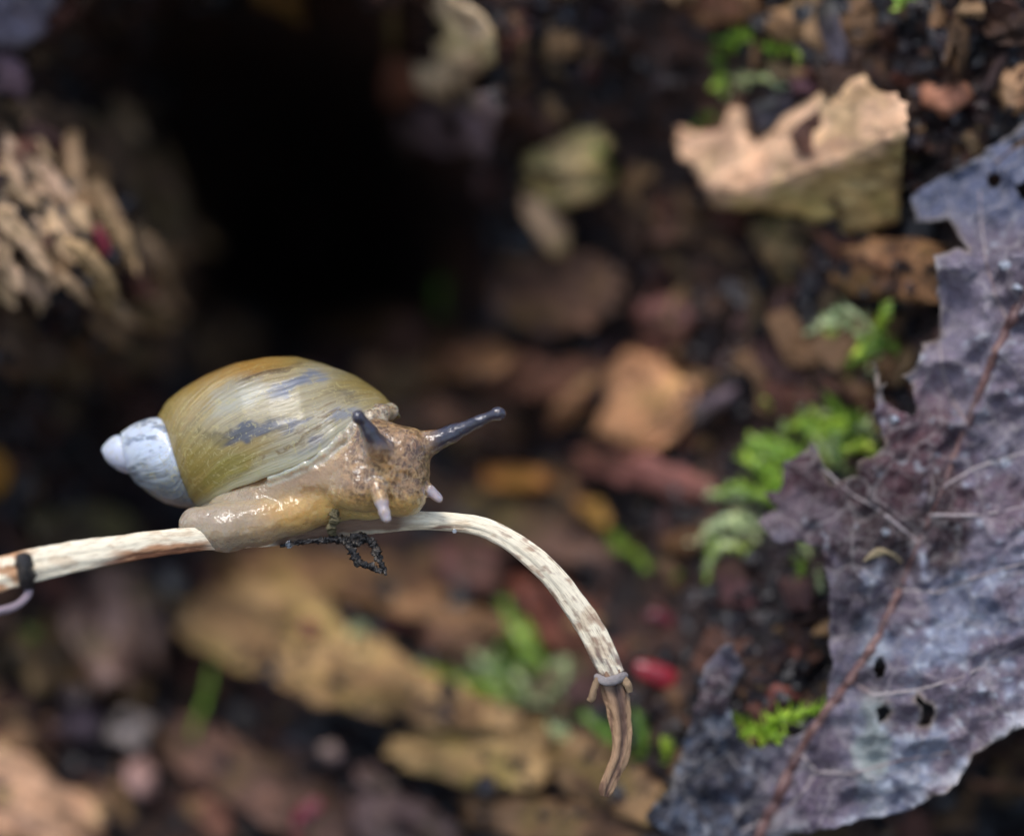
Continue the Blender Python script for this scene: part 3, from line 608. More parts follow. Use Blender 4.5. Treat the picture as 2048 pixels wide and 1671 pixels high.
# ------------------------------------------------------------------ the dead leaf
LEAF = [(2140,215),(2048,250),(1960,310),(1900,345),(1850,372),(1820,399),(1831,447),(1865,445),(1899,439),(1914,466),(1934,502),(1907,498),(1867,510),(1871,561),(1879,616),(1883,676),(1843,688),(1839,715),(1828,739),(1804,753),(1820,767),(1828,794),(1835,834),(1820,832),(1788,814),(1768,806),(1764,785),(1772,768),(1760,770),(1753,722),(1746,742),(1750,775),(1752,810),(1749,830),(1757,853),(1770,890),(1753,909),(1717,921),(1709,952),(1666,964),(1650,948),(1638,901),(1626,881),(1614,905),(1567,925),(1565,956),(1555,985),(1527,985),(1552,1015),(1514,1041),(1535,1066),(1561,1088),(1603,1083),(1642,1088),(1654,1139),(1659,1198),(1659,1258),(1663,1334),(1650,1420),(1610,1458),(1557,1483),(1518,1500),(1480,1475),(1463,1428),(1459,1385),(1484,1334),(1467,1288),(1450,1288),(1412,1326),(1399,1377),(1382,1449),(1352,1522),(1344,1568),(1289,1624),(1293,1640),(1344,1671),(1340,1760),(1480,1760),(1578,1671),(1700,1648),(1812,1620),(1880,1590),(1918,1568),(1944,1513),(1982,1488),(2048,1449),(2140,1405)]
HOLES = [[(1748,1322),(1762,1312),(1773,1330),(1768,1354),(1754,1356),(1747,1340)], [(1754,1416),(1772,1410),(1782,1420),(1770,1438),(1757,1444)],
  [(1836,1385),(1846,1402),(1866,1410),(1869,1430),(1858,1448),(1838,1449),(1846,1432),(1845,1415),(1832,1400)], [(1972,352),(1992,345),(2006,358),(1990,378),(1976,372)], [(2030,372),(2060,360),(2075,385),(2044,402)]]
MID = np.array([(2140,400),(2048,592),(1985,720),(1935,850),(1885,975),(1838,1085),(1800,1180),(1760,1270),(1700,1360),(1650,1425),(1590,1520),(1545,1620),(1490,1740)], float)
def polydist(px, py, path):
    d = np.full(px.shape, 1e9)
    for a_, b_ in zip(path[:-1], path[1:]):
        ab = b_-a_; t = np.clip(((px-a_[0])*ab[0]+(py-a_[1])*ab[1])/(ab@ab), 0, 1); d = np.minimum(d, np.hypot(px-a_[0]-t*ab[0], py-a_[1]-t*ab[1]))
    return d
VEINS = [[(1885,975),(1950,935),(2048,905),(2140,890)], [(1800,1180),(1876,1185),(1960,1150),(2046,1126),(2140,1100)], [(1700,1360),(1748,1390),(1840,1378),(1918,1356),(2046,1296),(2140,1240)],
  [(1935,850),(1900,790),(1885,740),(1880,690)], [(2020,650),(1990,590),(1972,520),(1962,440),(1960,380)], [(1838,1085),(1760,1020),(1700,985),(1640,930)], [(1600,1505),(1633,1543),(1705,1547),(1800,1520),(1920,1500)],
  [(1860,1030),(1960,1030),(2060,1010)], [(1484,1662),(1578,1615),(1612,1575),(1633,1543)]]
def leaf_z(x, y):
    z = 235 - .16*(x-1700) - .03*(y-1000)
    z = z + 26*fbm(x/170, y/170, 3, 3, 201) + 6*fbm(x/45, y/45, 8, 3, 203) + 2.2*fbm(x/15, y/15, 2, 2, 207) + 40*np.abs(fbm(x/95, y/95, 5, 2, 208)) + 20*np.abs(fbm(x/38+.3*y/38, y/38, 6, 2, 209))
    dm = polydist(x, y, MID); z = z + 16*np.exp(-(dm/60)**2)
    for v_ in VEINS: z = z + 6*np.exp(-(polydist(x, y, np.array(v_, float))/22)**2)
    z = z + 55*smooth(1790, 1640, x)*smooth(1120, 1000, y)*smooth(800, 900, y)              # brown lobe bends back
    z = z + 40*smooth(1640, 1500, x)*smooth(1250, 1400, y) - 40*smooth(1880, 2100, x)*smooth(1300, 1500, y)
    z = z + 110*smooth(525, 440, y)
    return z
vs, fs, e = sheet(LEAF, 7.5, 5.5, 211, HOLES)
x, y = vs.T; z = leaf_z(x, y) + 5*(1-np.clip(e/14, 0, 1))*fbm(x/20, y/20, 1, 2, 213) - 16*smooth(50, 0, edge_dist(vs, np.array([(1560, 1690), (1812, 1622), (1925, 1566), (2048, 1452), (2100, 1700)], float)))*0
pts, F = close(vs, fs, z, z+4.5)
n1 = fbm(x/120, y/120, 4, 4, 221); n2 = fbm(x/40, y/40, 6, 4, 223); n3 = fbm(x/14, y/14, 8, 3, 225)
c = np.tile(np.array(lin(122, 110, 122)), (len(vs), 1))
ell = lambda cx, cy, rx, ry, k=.35: smooth(1.25, .7, np.hypot((x-cx)/rx, (y-cy)/ry) + k*n2 + .2*n3)
sp_(smooth(.0, .5, n1)*.55, lin(98, 82, 90)); sp_(smooth(.1, .7, n2)*.4, lin(150, 142, 152)); sp_(smooth(.2, .7, -n2)*.5, lin(82, 68, 76))
gr = smooth(1060, 1200, y)*smooth(1660, 1760, x); sp_(gr*.85, lin(100, 104, 122)); sp_(gr*smooth(-.2, .45, n2+.5*n3)*.6, lin(146, 150, 164)); sp_(gr*smooth(.1, .5, n1-.3*n2)*.6, lin(112, 88, 94)); sp_(gr*smooth(.5, .9, n3+.4*n2)*.5, lin(186, 192, 200))  # blue-grey of the lower blade: sky sheen painted in, with pale mottles
sp_(ell(1690, 985, 190, 150)*.95, lin(74, 44, 48)); sp_(ell(1850, 900, 90, 130)*.85, lin(92, 58, 62)); sp_(ell(1880, 1030, 70, 110)*.9, lin(56, 34, 34)); sp_(ell(1760, 1090, 90, 70)*.7, lin(58, 44, 44))
sp_(ell(1600, 1040, 70, 50)*.5, lin(130, 114, 122)); sp_(ell(1690, 1190, 40, 110)*.7, lin(64, 50, 56)); sp_(ell(1960, 900, 80, 60)*.5, lin(66, 62, 78)); sp_(ell(2000, 1010, 90, 50)*.5, lin(104, 74, 80))
sp_(ell(1930, 600, 60, 110)*.6, lin(148, 136, 150)); sp_(ell(1860, 760, 50, 60)*.5, lin(140, 118, 130))
lo = smooth(1570, 1500, x)*smooth(1290, 1420, y); sp_(lo*.95, lin(44, 42, 54)); sp_(lo*smooth(.1, .6, n3+n2*.5)*.6, lin(108, 116, 134)); sp_(ell(1430, 1390, 40, 60)*.7, lin(84, 58, 62))
sp_(ell(1640, 1560, 60, 110)*.6, lin(92, 76, 92)); sp_(ell(1748, 1490, 32, 84, .5)*.75, lin(172, 180, 172)); sp_(ell(1760, 1350, 60, 40)*.5, lin(98, 70, 74))
sp_(smooth(500, 400, y)*.7, lin(86, 98, 124))  # upper blue: sky reflection painted into the tone
LD = .86 - .32*np.maximum(smooth(1880, 1700, x)*smooth(760, 900, y), smooth(1150, 950, y)*.45)*smooth(-.6, .3, n1+.6*n2+.35)
low_edge = edge_dist(vs, np.array([(1560, 1690), (1812, 1622), (1925, 1566), (2048, 1452), (2100, 1700)], float)); sp_(smooth(46, 8, low_edge)*smooth(-.4, .3, n2)*.8, lin(206, 204, 208))
sp_(smooth(9, 2, e)*smooth(-.2, .3, n1)*.5, lin(170, 150, 120))
sp_(smooth(.95, 1.1, n3+.35*n2)*.6, lin(186, 190, 196))
root = empty('dead_leaf', P(1700, 1700, 150)); tag(root, 'large torn grey purple dead leaf with reddish midrib and holes', 'leaf')
BLADE = mesh_obj('blade', to_world(pts), F, M['leaf'], root, color=np.vstack([c*LD[:, None], c*LD[:, None]]))
def on_leaf(path, r0, r1, lift, name, seed):
    p = np.asarray(path, float); n = len(p); zz = leaf_z(p[:, 0], p[:, 1]) - lift
    # dense path so the rib follows the blade
    q = []; 
    for i in range(n-1):
        for k in range(6): q.append(p[i] + (p[i+1]-p[i])*k/6)
    q.append(p[-1]); q = np.array(q); zz = leaf_z(q[:, 0], q[:, 1]) - lift; r = np.linspace(r0, r1, len(q))
    return tube(name, np.column_stack([q, zz, r]), M['rib' if name == 'midrib' else 'vein'], root if name == 'midrib' else BLADE, seed, .3, len(q)*3, 12)
on_leaf(MID[:5], 12, 7, -4, 'midrib', 31); on_leaf(MID[4:7], 4, 4, -3.0, 'midrib', 33); on_leaf(MID[6:], 8, 13, -3, 'midrib', 32)
for k, v_ in enumerate(VEINS): on_leaf(v_, 3.6, 1.8, -.6, 'vein', 40+k)

GL = 'crumbs lying on the dead leaf'
for k, (px, py, r_) in enumerate(((2010, 528, 12), (2036, 574, 9), (1790, 836, 8), (2012, 926, 9), (1772, 1062, 7))):
    splinter('tiny whitish grit grain lying on the dead leaf', (px-r_, py), (px+r_, py+2), r_, 2, lin(176, 178, 184, .75), GL, 'grit', 'grit_grain', 0, leaf_z)
splinter('curled tan scrap lying on the brown part of the dead leaf', (1732, 1120), (1800, 1124), 7, 4, lin(176, 156, 118, .8), None, 'scrap', 'curled_scrap', -.28, leaf_z)
# ------------------------------------------------------------------ rotten wood in the bank
T = lambda r, g, b, k=.8: lin(r, g, min(255, b*1.04), k)
# the pale block beside the leaf: a lit upper face and a shaded lower one that meet in a crest
BLOCK = [(1347,256),(1384,263),(1446,259),(1453,215),(1483,219),(1494,256),(1512,288),(1574,234),(1647,179),(1724,150),(1753,186),(1800,186),(1817,234),(1808,329),(1800,438),(1757,457),(1687,475),(1680,431),(1629,449),(1556,424),(1490,420),(1420,409),(1391,358),(1358,307)]
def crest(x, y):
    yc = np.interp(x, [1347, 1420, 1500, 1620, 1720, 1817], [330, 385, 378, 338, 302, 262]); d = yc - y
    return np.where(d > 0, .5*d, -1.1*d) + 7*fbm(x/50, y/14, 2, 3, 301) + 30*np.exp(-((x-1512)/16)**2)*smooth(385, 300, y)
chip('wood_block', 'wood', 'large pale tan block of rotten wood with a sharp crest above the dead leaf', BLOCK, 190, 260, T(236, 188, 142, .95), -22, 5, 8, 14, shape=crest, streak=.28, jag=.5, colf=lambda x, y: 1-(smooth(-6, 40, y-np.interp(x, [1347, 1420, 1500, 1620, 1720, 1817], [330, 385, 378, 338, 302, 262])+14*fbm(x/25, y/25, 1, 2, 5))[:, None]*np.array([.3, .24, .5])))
W = [  # name, category, label, outline, proud, thick, tint, grain angle, options
 ('wood_mass','wood','large crumbling grey brown wood mass behind the splinters at the hollow',[(-120,180),(60,200),(180,230),(290,290),(385,400),(400,520),(370,640),(345,730),(180,770),(-120,760)],70,320,T(112,86,62),62,{'amp':34,'step':12,'facet':.5,'tilt':(-.1,0)}),
 ('wood_plank','wood','long dim brown plank slanting down under the pale pebble and the red seed coat',[(300,1440),(380,1430),(480,1480),(590,1540),(700,1600),(760,1680),(640,1700),(520,1640),(420,1580),(320,1520)],110,130,T(112,80,62),28,{'amp':16,'facet':.3,'tilt':(0,-.3)}),
 ('wood_plank','wood','long fibrous brown plank crossing behind the rootlets',[(420,1120),(560,1095),(720,1115),(900,1180),(1010,1235),(1000,1275),(880,1250),(700,1205),(520,1170)],150,130,T(146,106,68),16,{'amp':14,'facet':.3,'tilt':(0,-.3)}),
 ('wood_plank','wood','long rust brown plank running up behind the right eye stalk',[(900,700),(1010,690),(1130,720),(1260,690),(1290,730),(1180,790),(1040,800),(920,770)],120,130,T(124,82,60),-5,{'amp':16,'facet':.3,'tilt':(0,-.3)}),
 ('wood_plank','wood','long grey brown plank behind the stem arch',[(880,1010),(1010,1000),(1150,1040),(1240,1100),(1230,1150),(1120,1130),(980,1080),(880,1060)],110,120,T(108,78,60),20,{'amp':14,'facet':.3,'tilt':(0,-.3)}),
 ('wood_plank','wood','ochre splintered plank end joining the pale grooved plank and the leaf',[(1080,1450),(1180,1470),(1290,1530),(1370,1600),(1380,1660),(1260,1640),(1130,1590),(1080,1530)],80,120,T(150,116,76),28,{'amp':14,'facet':.3,'tilt':(0,-.3)}),
 ('wood_chip','wood','small orange brown wood chip lying in black soil beside the pale block',[(1826,178),(1850,160),(1880,172),(1915,158),(1946,186),(1935,222),(1898,236),(1865,220),(1838,205)],45,70,T(196,134,98),10,{}),
 ('wood_chip','wood','bright tan wood chip in black soil above the leaf',[(1985,140),(2010,112),(2060,108),(2085,150),(2060,210),(2010,228),(1998,190)],50,80,T(222,170,118),60,{}),
 ('wood_chunk','wood','pale knobbly wood chunk overhanging the dark hollow',[(858,-40),(905,-30),(945,20),(990,70),(1000,100),(975,140),(960,180),(925,195),(905,170),(880,205),(835,185),(828,150),(850,115),(885,70),(872,25)],190,280,T(224,190,142,.95),62,{'amp':26,'streak':.35}),
 ('wood_chunk','wood','orange brown lump against the pale knobbly chunk',[(768,150),(790,120),(825,130),(838,175),(815,215),(780,210),(764,185)],180,220,T(180,116,84),70,{'amp':20}),
 ('wood_chunk','wood','crumbly purplish lump hanging under the pale knobbly chunk',[(800,240),(850,205),(900,225),(950,185),(1000,170),(1012,220),(985,260),(965,320),(930,300),(890,318),(850,300),(812,305),(790,275)],170,240,T(150,122,116),40,{'amp':24}),
 ('wood_chip','wood','brown strip standing beside the pale knobbly chunk',[(770,-20),(795,-20),(800,40),(795,95),(775,110),(766,60)],90,120,T(120,92,60),88,{}),
 ('wood_flake','wood','squarish olive tan wood slab with a green leaflet on it',[(1048,300),(1090,285),(1140,262),(1190,232),(1212,270),(1222,330),(1228,380),(1190,398),(1140,415),(1100,400),(1060,380),(1040,340)],150,210,T(204,172,114,.9),-20,{'amp':18,'tilt':(.1,-.4),'streak':.4}),
 ('wood_chip','wood','finger shaped tan wood piece pointing down from the olive slab',[(1036,375),(1075,372),(1105,410),(1142,465),(1138,500),(1100,515),(1070,470),(1045,425)],160,150,T(214,170,122,.9),55,{'amp':14,'streak':.35}),
 ('wood_flake','wood','dull red brown slab above the olive slab',[(1010,215),(1080,205),(1130,235),(1090,275),(1040,290),(1005,260)],70,120,T(86,56,50),5,{}),
 ('wood_edge','wood','mustard brown broken edge on the roof of the hollow',[(470,-70),(560,-80),(610,-20),(615,30),(585,48),(545,18),(495,6)],330,260,T(150,112,54),25,{'amp':14}),
 ('wood_chip','wood','reddish brown chip above the green moss behind the pale block',[(1370,-30),(1450,-40),(1520,-20),(1530,30),(1470,55),(1400,60),(1372,30)],80,120,T(156,104,76),8,{}),
 ('wood_chip','wood','tan chip next to the reddish one above the moss',[(1535,25),(1580,10),(1625,20),(1620,65),(1600,95),(1560,80),(1540,60)],90,110,T(180,136,90),20,{}),
 ('bark_strip','bark','grey violet bark strip sloping down to the pale block',[(1620,10),(1655,-10),(1680,40),(1700,110),(1690,165),(1655,150),(1640,90)],80,90,T(104,94,96),70,{}),
 ('bark_strip','bark','blue grey bark flake lodged in the notch of the pale block',[(1500,215),(1550,195),(1590,190),(1590,225),(1545,262),(1515,285),(1500,255)],110,80,T(84,78,86),-30,{}),
 ('bark_flake','bark','small rose brown bark flake behind the pale block',[(1580,165),(1610,145),(1640,160),(1630,185),(1590,190)],90,60,T(120,78,84),10,{}),
 ('wood_chunk','wood','ochre chunk half hidden behind the leaf edge under the pale block',[(1675,520),(1720,490),(1800,470),(1880,480),(1900,540),(1880,600),(1820,612),(1770,600),(1700,590),(1665,560)],80,160,T(168,120,76),12,{'amp':20,'tilt':(0,-.4)}),
 ('wood_chunk','wood','dim olive brown chunk under the shaded foot of the pale block',[(1500,430),(1560,430),(1640,455),(1670,500),(1640,560),(1590,590),(1550,560),(1510,500)],60,150,T(128,104,66),50,{'amp':22}),
 ('wood_chip','wood','dull red brown chip in dark soil left of the far moss',[(1285,610),(1330,592),(1385,610),(1395,655),(1360,690),(1310,692),(1280,660)],90,110,T(126,82,72),15,{}),
 ('wood_chip','wood','pale orange stick piece leaning between dark crumbs',[(1092,835),(1120,800),(1160,760),(1190,750),(1192,775),(1160,815),(1125,850),(1100,858)],150,80,T(206,152,104),-42,{'amp':6}),
 ('wood_flake','wood','broad ochre and pink slab in the middle of the bank',[(1215,745),(1240,705),(1290,708),(1340,730),(1405,765),(1400,800),(1378,850),(1350,885),(1290,900),(1225,895),(1195,860),(1200,800)],130,170,T(206,150,102,.95),-35,{'streak':.4,'amp':18,'tilt':(.2,-.35)}),
 ('wood_chip','wood','violet brown flake touching the ochre and pink slab',[(1385,800),(1430,780),(1480,775),(1460,810),(1410,850),(1375,850)],110,60,T(116,96,98),-20,{}),
 ('wood_stick','wood','rust orange stick lying level in the shadow right of the snail',[(962,938),(1010,928),(1070,940),(1125,955),(1120,985),(1060,985),(990,972),(960,960)],120,80,T(184,122,58),8,{'amp':6}),
 ('wood_flake','wood','long rose brown slab sloping below the ochre and pink slab',[(1150,905),(1220,890),(1290,905),(1360,930),(1420,960),(1415,1000),(1360,1005),(1290,985),(1220,960),(1160,945)],110,120,T(150,96,82),18,{'amp':12}),
 ('wood_chip','wood','small tan chip just below the long rose brown slab',[(1155,1000),(1200,1005),(1225,1030),(1215,1060),(1180,1045),(1155,1020)],90,60,T(176,124,64),30,{}),
 ('wood_chip','wood','light brown chip with dewy moss at its end',[(1325,1075),(1360,1060),(1405,1065),(1408,1095),(1370,1110),(1330,1102)],90,60,T(176,128,82),0,{}),
 ('brick_red_chunk','wood','brick red chunk showing under the arch of the dry stem',[(1025,1170),(1070,1150),(1130,1165),(1185,1205),(1200,1260),(1180,1300),(1120,1310),(1080,1280),(1050,1230)],130,150,T(132,74,54),50,{'amp':16}),
 ('wood_strip','wood','dark red strip lying above the long plank',[(752,1225),(800,1205),(870,1202),(888,1225),(850,1245),(790,1255)],110,70,T(128,72,58),-8,{'amp':5}),
 ('wood_chip','wood','pinkish brown chip between two moss tufts',[(845,1265),(900,1240),(960,1245),(1000,1270),(980,1310),(920,1322),(865,1310)],120,90,T(170,124,92),8,{}),
 ('wood_plank','wood','long ochre plank with an orange stained upper end under the snail',[(334,1228),(357,1202),(420,1180),(483,1150),(550,1148),(613,1161),(669,1210),(691,1270),(760,1275),(793,1288),(830,1325),(900,1362),(1000,1405),(1060,1440),(1010,1462),(878,1452),(793,1444),(700,1425),(650,1418),(557,1370),(464,1332),(372,1288)],190,150,T(190,150,96),28,{'amp':14,'step':10,'tilt':(0,-.35),'facet':.3,'streak':.45}),
 ('wood_plank','wood','pale grooved plank below the tip of the dry stem',[(878,1440),(940,1425),(1008,1424),(1105,1444),(1112,1514),(1098,1578),(997,1578),(923,1570),(830,1540),(767,1503),(789,1474)],150,140,T(190,152,96),14,{'amp':20,'tilt':(0,-.35),'facet':.3}),
 ('wood_strip','wood','dark brown strip running under the pale grooved plank',[(900,1590),(1000,1595),(1120,1600),(1240,1600),(1330,1625),(1340,1690),(1200,1700),(1050,1690),(940,1650)],90,120,T(132,98,64),6,{'amp':10}),
 ('wood_strip','wood','grey rose strip beside the dark brown one at the foot of the bank',[(700,1600),(780,1580),(860,1600),(940,1660),(930,1720),(800,1730),(720,1680)],100,120,T(128,100,88),30,{'amp':18}),
 ('wood_block','wood','big tan block with a pinkish base at the foot of the bank',[(-60,1480),(0,1485),(63,1503),(111,1563),(193,1581),(220,1635),(230,1720),(-60,1740)],190,240,T(204,158,118),25,{'amp':24,'tilt':(.1,-.3)}),
 ('wood_flake','wood','rose grey slab leaning below the straight end of the stem',[(140,1160),(200,1130),(270,1135),(318,1170),(330,1260),(312,1330),(260,1372),(190,1360),(150,1300),(120,1240)],170,140,T(164,128,104),80,{'amp':16,'tilt':(.1,-.3)}),
 ('wood_chip','wood','olive brown chip beneath the curled tendril',[(30,1230),(90,1215),(135,1250),(150,1330),(120,1400),(60,1390),(20,1310)],120,110,T(112,88,52),70,{'amp':16}),
 ('wood_chip','wood','mustard chip touching the rose grey slab',[(135,1330),(170,1325),(185,1365),(165,1410),(135,1390)],130,70,T(150,118,66),70,{}),
 ('pale_pebble','pebble','roundish pale grey pebble near the tan block',[(222,1430),(260,1412),(295,1440),(300,1480),(270,1502),(232,1490),(212,1460)],150,90,T(188,172,158),0,{'amp':8,'streak':.1}),
 ('wood_chip','wood','pinkish chip under the roundish pale pebble',[(248,1525),(290,1510),(318,1550),(310,1590),(275,1592),(250,1565)],140,80,T(184,142,124),70,{}),
 ('pale_pebble','pebble','small pale grey pebble under the stem left of the snail tail',[(318,1150),(345,1140),(366,1158),(360,1182),(332,1186),(316,1170)],170,60,T(162,156,142),0,{'amp':6,'streak':.1}),
 ('wood_chip','wood','salmon brown chip at the very foot of the bank by the red seed coat',[(395,1590),(430,1575),(450,1610),(470,1660),(440,1690),(400,1650)],120,90,T(178,126,98),60,{}),
 ('wood_chip','wood','small pink grey chip under the edge of the long plank',[(640,1490),(665,1480),(685,1500),(675,1525),(645,1522)],120,60,T(162,132,122),0,{}),
 ('wood_chip','wood','curved pinkish grey chip lower down beyond the long plank',[(705,1525),(750,1530),(790,1570),(780,1600),(735,1580),(705,1555)],110,70,T(158,126,114),35,{}),
 ('wood_flake','wood','shaded olive slab behind the stem left of the snail',[(60,1030),(130,1010),(210,1005),(270,1040),(285,1085),(220,1120),(130,1120),(70,1090)],120,130,T(134,114,80),-12,{'amp':16,'tilt':(0,-.4)}),
 ('wood_chip','wood','amber coloured chip at the foot of the splintered wood',[(-40,890),(0,895),(24,930),(20,975),(-10,995),(-40,980)],160,100,T(178,126,52),70,{}),
 ('wood_flake','wood','wide dull brown slab deep in the bank above the snail head',[(1000,520),(1090,500),(1190,505),(1250,540),(1240,610),(1180,660),(1080,670),(1010,640),(980,580)],120,160,T(112,80,58),15,{'amp':22,'tilt':(0,-.35)}),
 ('wood_log','wood','sunken dark brown log on the floor of the hollow behind the shell',[(600,660),(720,620),(860,615),(980,650),(1030,700),(1000,750),(880,770),(740,740),(640,720)],170,220,T(128,92,60),8,{'amp':22,'step':13,'tilt':(0,-.6)}),
 ('wood_flake','wood','brown slab low in the hollow between shell and head',[(820,790),(900,775),(1010,790),(1060,840),(1020,890),(920,900),(840,860)],130,150,T(104,72,52),12,{'amp':18,'tilt':(0,-.3)}),
 ('wood_flake','wood','greenish brown slab in the shadow under the snail head',[(880,990),(960,985),(1040,1005),(1070,1050),(1010,1085),(920,1080),(870,1040)],120,120,T(104,86,48),8,{'amp':14}),
 ('wood_flake','wood','brown slab in the shadow right behind the hanging rootlets',[(560,1110),(650,1100),(760,1105),(860,1140),(900,1180),(820,1200),(700,1185),(600,1160)],130,130,T(120,84,52),12,{'amp':14}),
 ('wood_flake','wood','dark rose slab behind the beginning of the stem arch',[(860,1090),(960,1080),(1030,1110),(1020,1160),(940,1190),(880,1160)],120,110,T(112,74,64),20,{'amp':12}),
 ('leaf_scrap','leaf scrap','lilac grey leaf scrap at the rim of the splintered wood',[(-50,-40),(90,-50),(115,0),(90,40),(75,75),(30,95),(-50,100)],110,26,T(150,138,144),30,{'amp':14,'streak':.12}),
 ('leaf_scrap','leaf scrap','rosy leaf scrap hanging over the splintered wood',[(-50,100),(10,95),(45,125),(60,175),(40,200),(-50,190)],110,30,T(150,116,118),70,{'amp':12,'streak':.12}),
 ('bark_flake','bark','violet grey flake leaning against the big tan block',[(95,1400),(150,1400),(200,1420),(205,1470),(150,1490),(100,1460)],100,60,T(84,70,76),10,{}),
 ('bark_flake','bark','brown flake above the mustard chip under the rose grey slab',[(205,1345),(260,1345),(310,1370),(300,1405),(240,1400),(205,1380)],120,60,T(128,92,62),10,{}),
 ('stick','stick','thin brown stick in the black gap below the leaf',[(1940,1556),(2000,1560),(2060,1566),(2120,1570),(2120,1592),(2050,1586),(1980,1580),(1938,1572)],230,40,T(150,104,72),3,{'amp':3,'step':7}),
 ('bark_flake','bark','rust brown flake in the soil beneath the leaf lobe',[(1500,1370),(1540,1360),(1580,1370),(1600,1400),(1560,1415),(1515,1410)],70,40,T(140,80,66),10,{}),
 ('bark_flake','bark','dark rose flake in the soil between moss and leaf',[(1400,1150),(1450,1120),(1500,1140),(1520,1200),(1480,1230),(1420,1210)],60,60,T(92,58,56),30,{}),
 ('wood_chip','wood','brown crumbled chip in the soil below the leaf lobe',[(1560,1160),(1600,1140),(1630,1170),(1620,1220),(1580,1225)],60,60,T(104,70,62),60,{}),
]
for nm, ct, lb, ol, pr_, tk, tn, an, op in W: chip(nm, ct, lb, ol, pr_, tk, tn, an, **op)
# splintered wood left of the hollow
SPL = [((0,270),(45,330),20),((20,330),(50,400),22),((0,355),(60,400),24),((60,335),(95,420),20),((95,350),(140,430),18),((0,430),(50,470),24),((55,420),(95,490),22),((100,420),(150,480),24),((20,440),(80,520),22),
  ((80,450),(105,540),20),((110,440),(140,505),18),((0,490),(30,560),24),((35,520),(70,600),24),((75,500),(100,560),20),((50,560),(85,595),22),((-20,560),(20,600),22),((-30,330),(5,400),22),((60,260),(95,310),18),((135,430),(172,455),22)]
for k, (p0, p1, r) in enumerate(SPL):
    splinter('pale tan rotten wood splinter in the crumbling bundle beside the dark hollow', p0, p1, r*1.12, 55+25*(k % 3), T(226, 186, 140+rng.integers(-8, 8), .85*rng.uniform(.75, 1.1)), 'pale splinters of the crumbling wood', bow=rng.uniform(-.08, .08))
SPD = [((150,300),(160,400),22),((240,220),(262,290),20),((250,300),(300,345),24),((325,320),(350,410),22),((310,400),(345,440),24),((345,420),(410,480),22),((200,390),(235,470),26),((215,440),(260,520),24),((155,500),(220,570),22),
  ((180,520),(215,600),24),((280,480),(330,560),22),((300,540),(350,600),24),((230,550),(310,600),26),((200,600),(260,640),24),((260,620),(330,640),24),((320,610),(350,680),24),((190,640),(240,680),22),((130,560),(170,600),20)]
for k, (p0, p1, r) in enumerate(SPD):
    splinter('dull olive brown wood splinter sinking into the shade of the hollow', p0, p1, r*1.15, 150+40*(k % 3), T(186, 150, 104+rng.integers(-8, 8), .8*rng.uniform(.7, 1.1)), 'shaded splinters at the rim of the hollow', bow=rng.uniform(-.1, .1))
# red pieces
def red(label, pts_, r, proud, tint, cat='seed coat', name='red_seed_coat'):
    p = np.array(pts_, float); z = bank0(p[:, 0], p[:, 1]).mean() - proud
    rad = r*np.array([.5, 1, 1, .55])[:len(p)]; q = np.column_stack([p, np.full(len(p), z)])
    pts, F, th, l = sweep(q, np.column_stack([rad, rad*.7]), 24, 14, None, 5, .12, .03)
    o = mesh_obj(name, to_world(pts), F, M['red'], tint=tint); tag(o, label, cat)
red('bright crimson seed coat lying on black soil right of the stem tip', [(1270,1330),(1295,1342),(1335,1356),(1366,1370)], 22, 100, lin(158, 28, 42, .75))
red('dark red seed coat at the foot of the bank', [(640,1600),(620,1625),(608,1650),(596,1690)], 26, 110, lin(150, 44, 54, .7))
red('small dark red fleck on the long plank', [(600,1246),(614,1250),(628,1256),(640,1260)], 15, 215, lin(128, 44, 46, .7))
red('red fleck among the shaded splinters', [(192,450),(200,470),(208,490),(214,508)], 11, 100, lin(150, 40, 54, .6))
red('wine red fleck on the soil above the crimson seed coat', [(1290,1235),(1310,1230),(1335,1240),(1350,1250)], 13, 40, lin(120, 40, 50, .6))

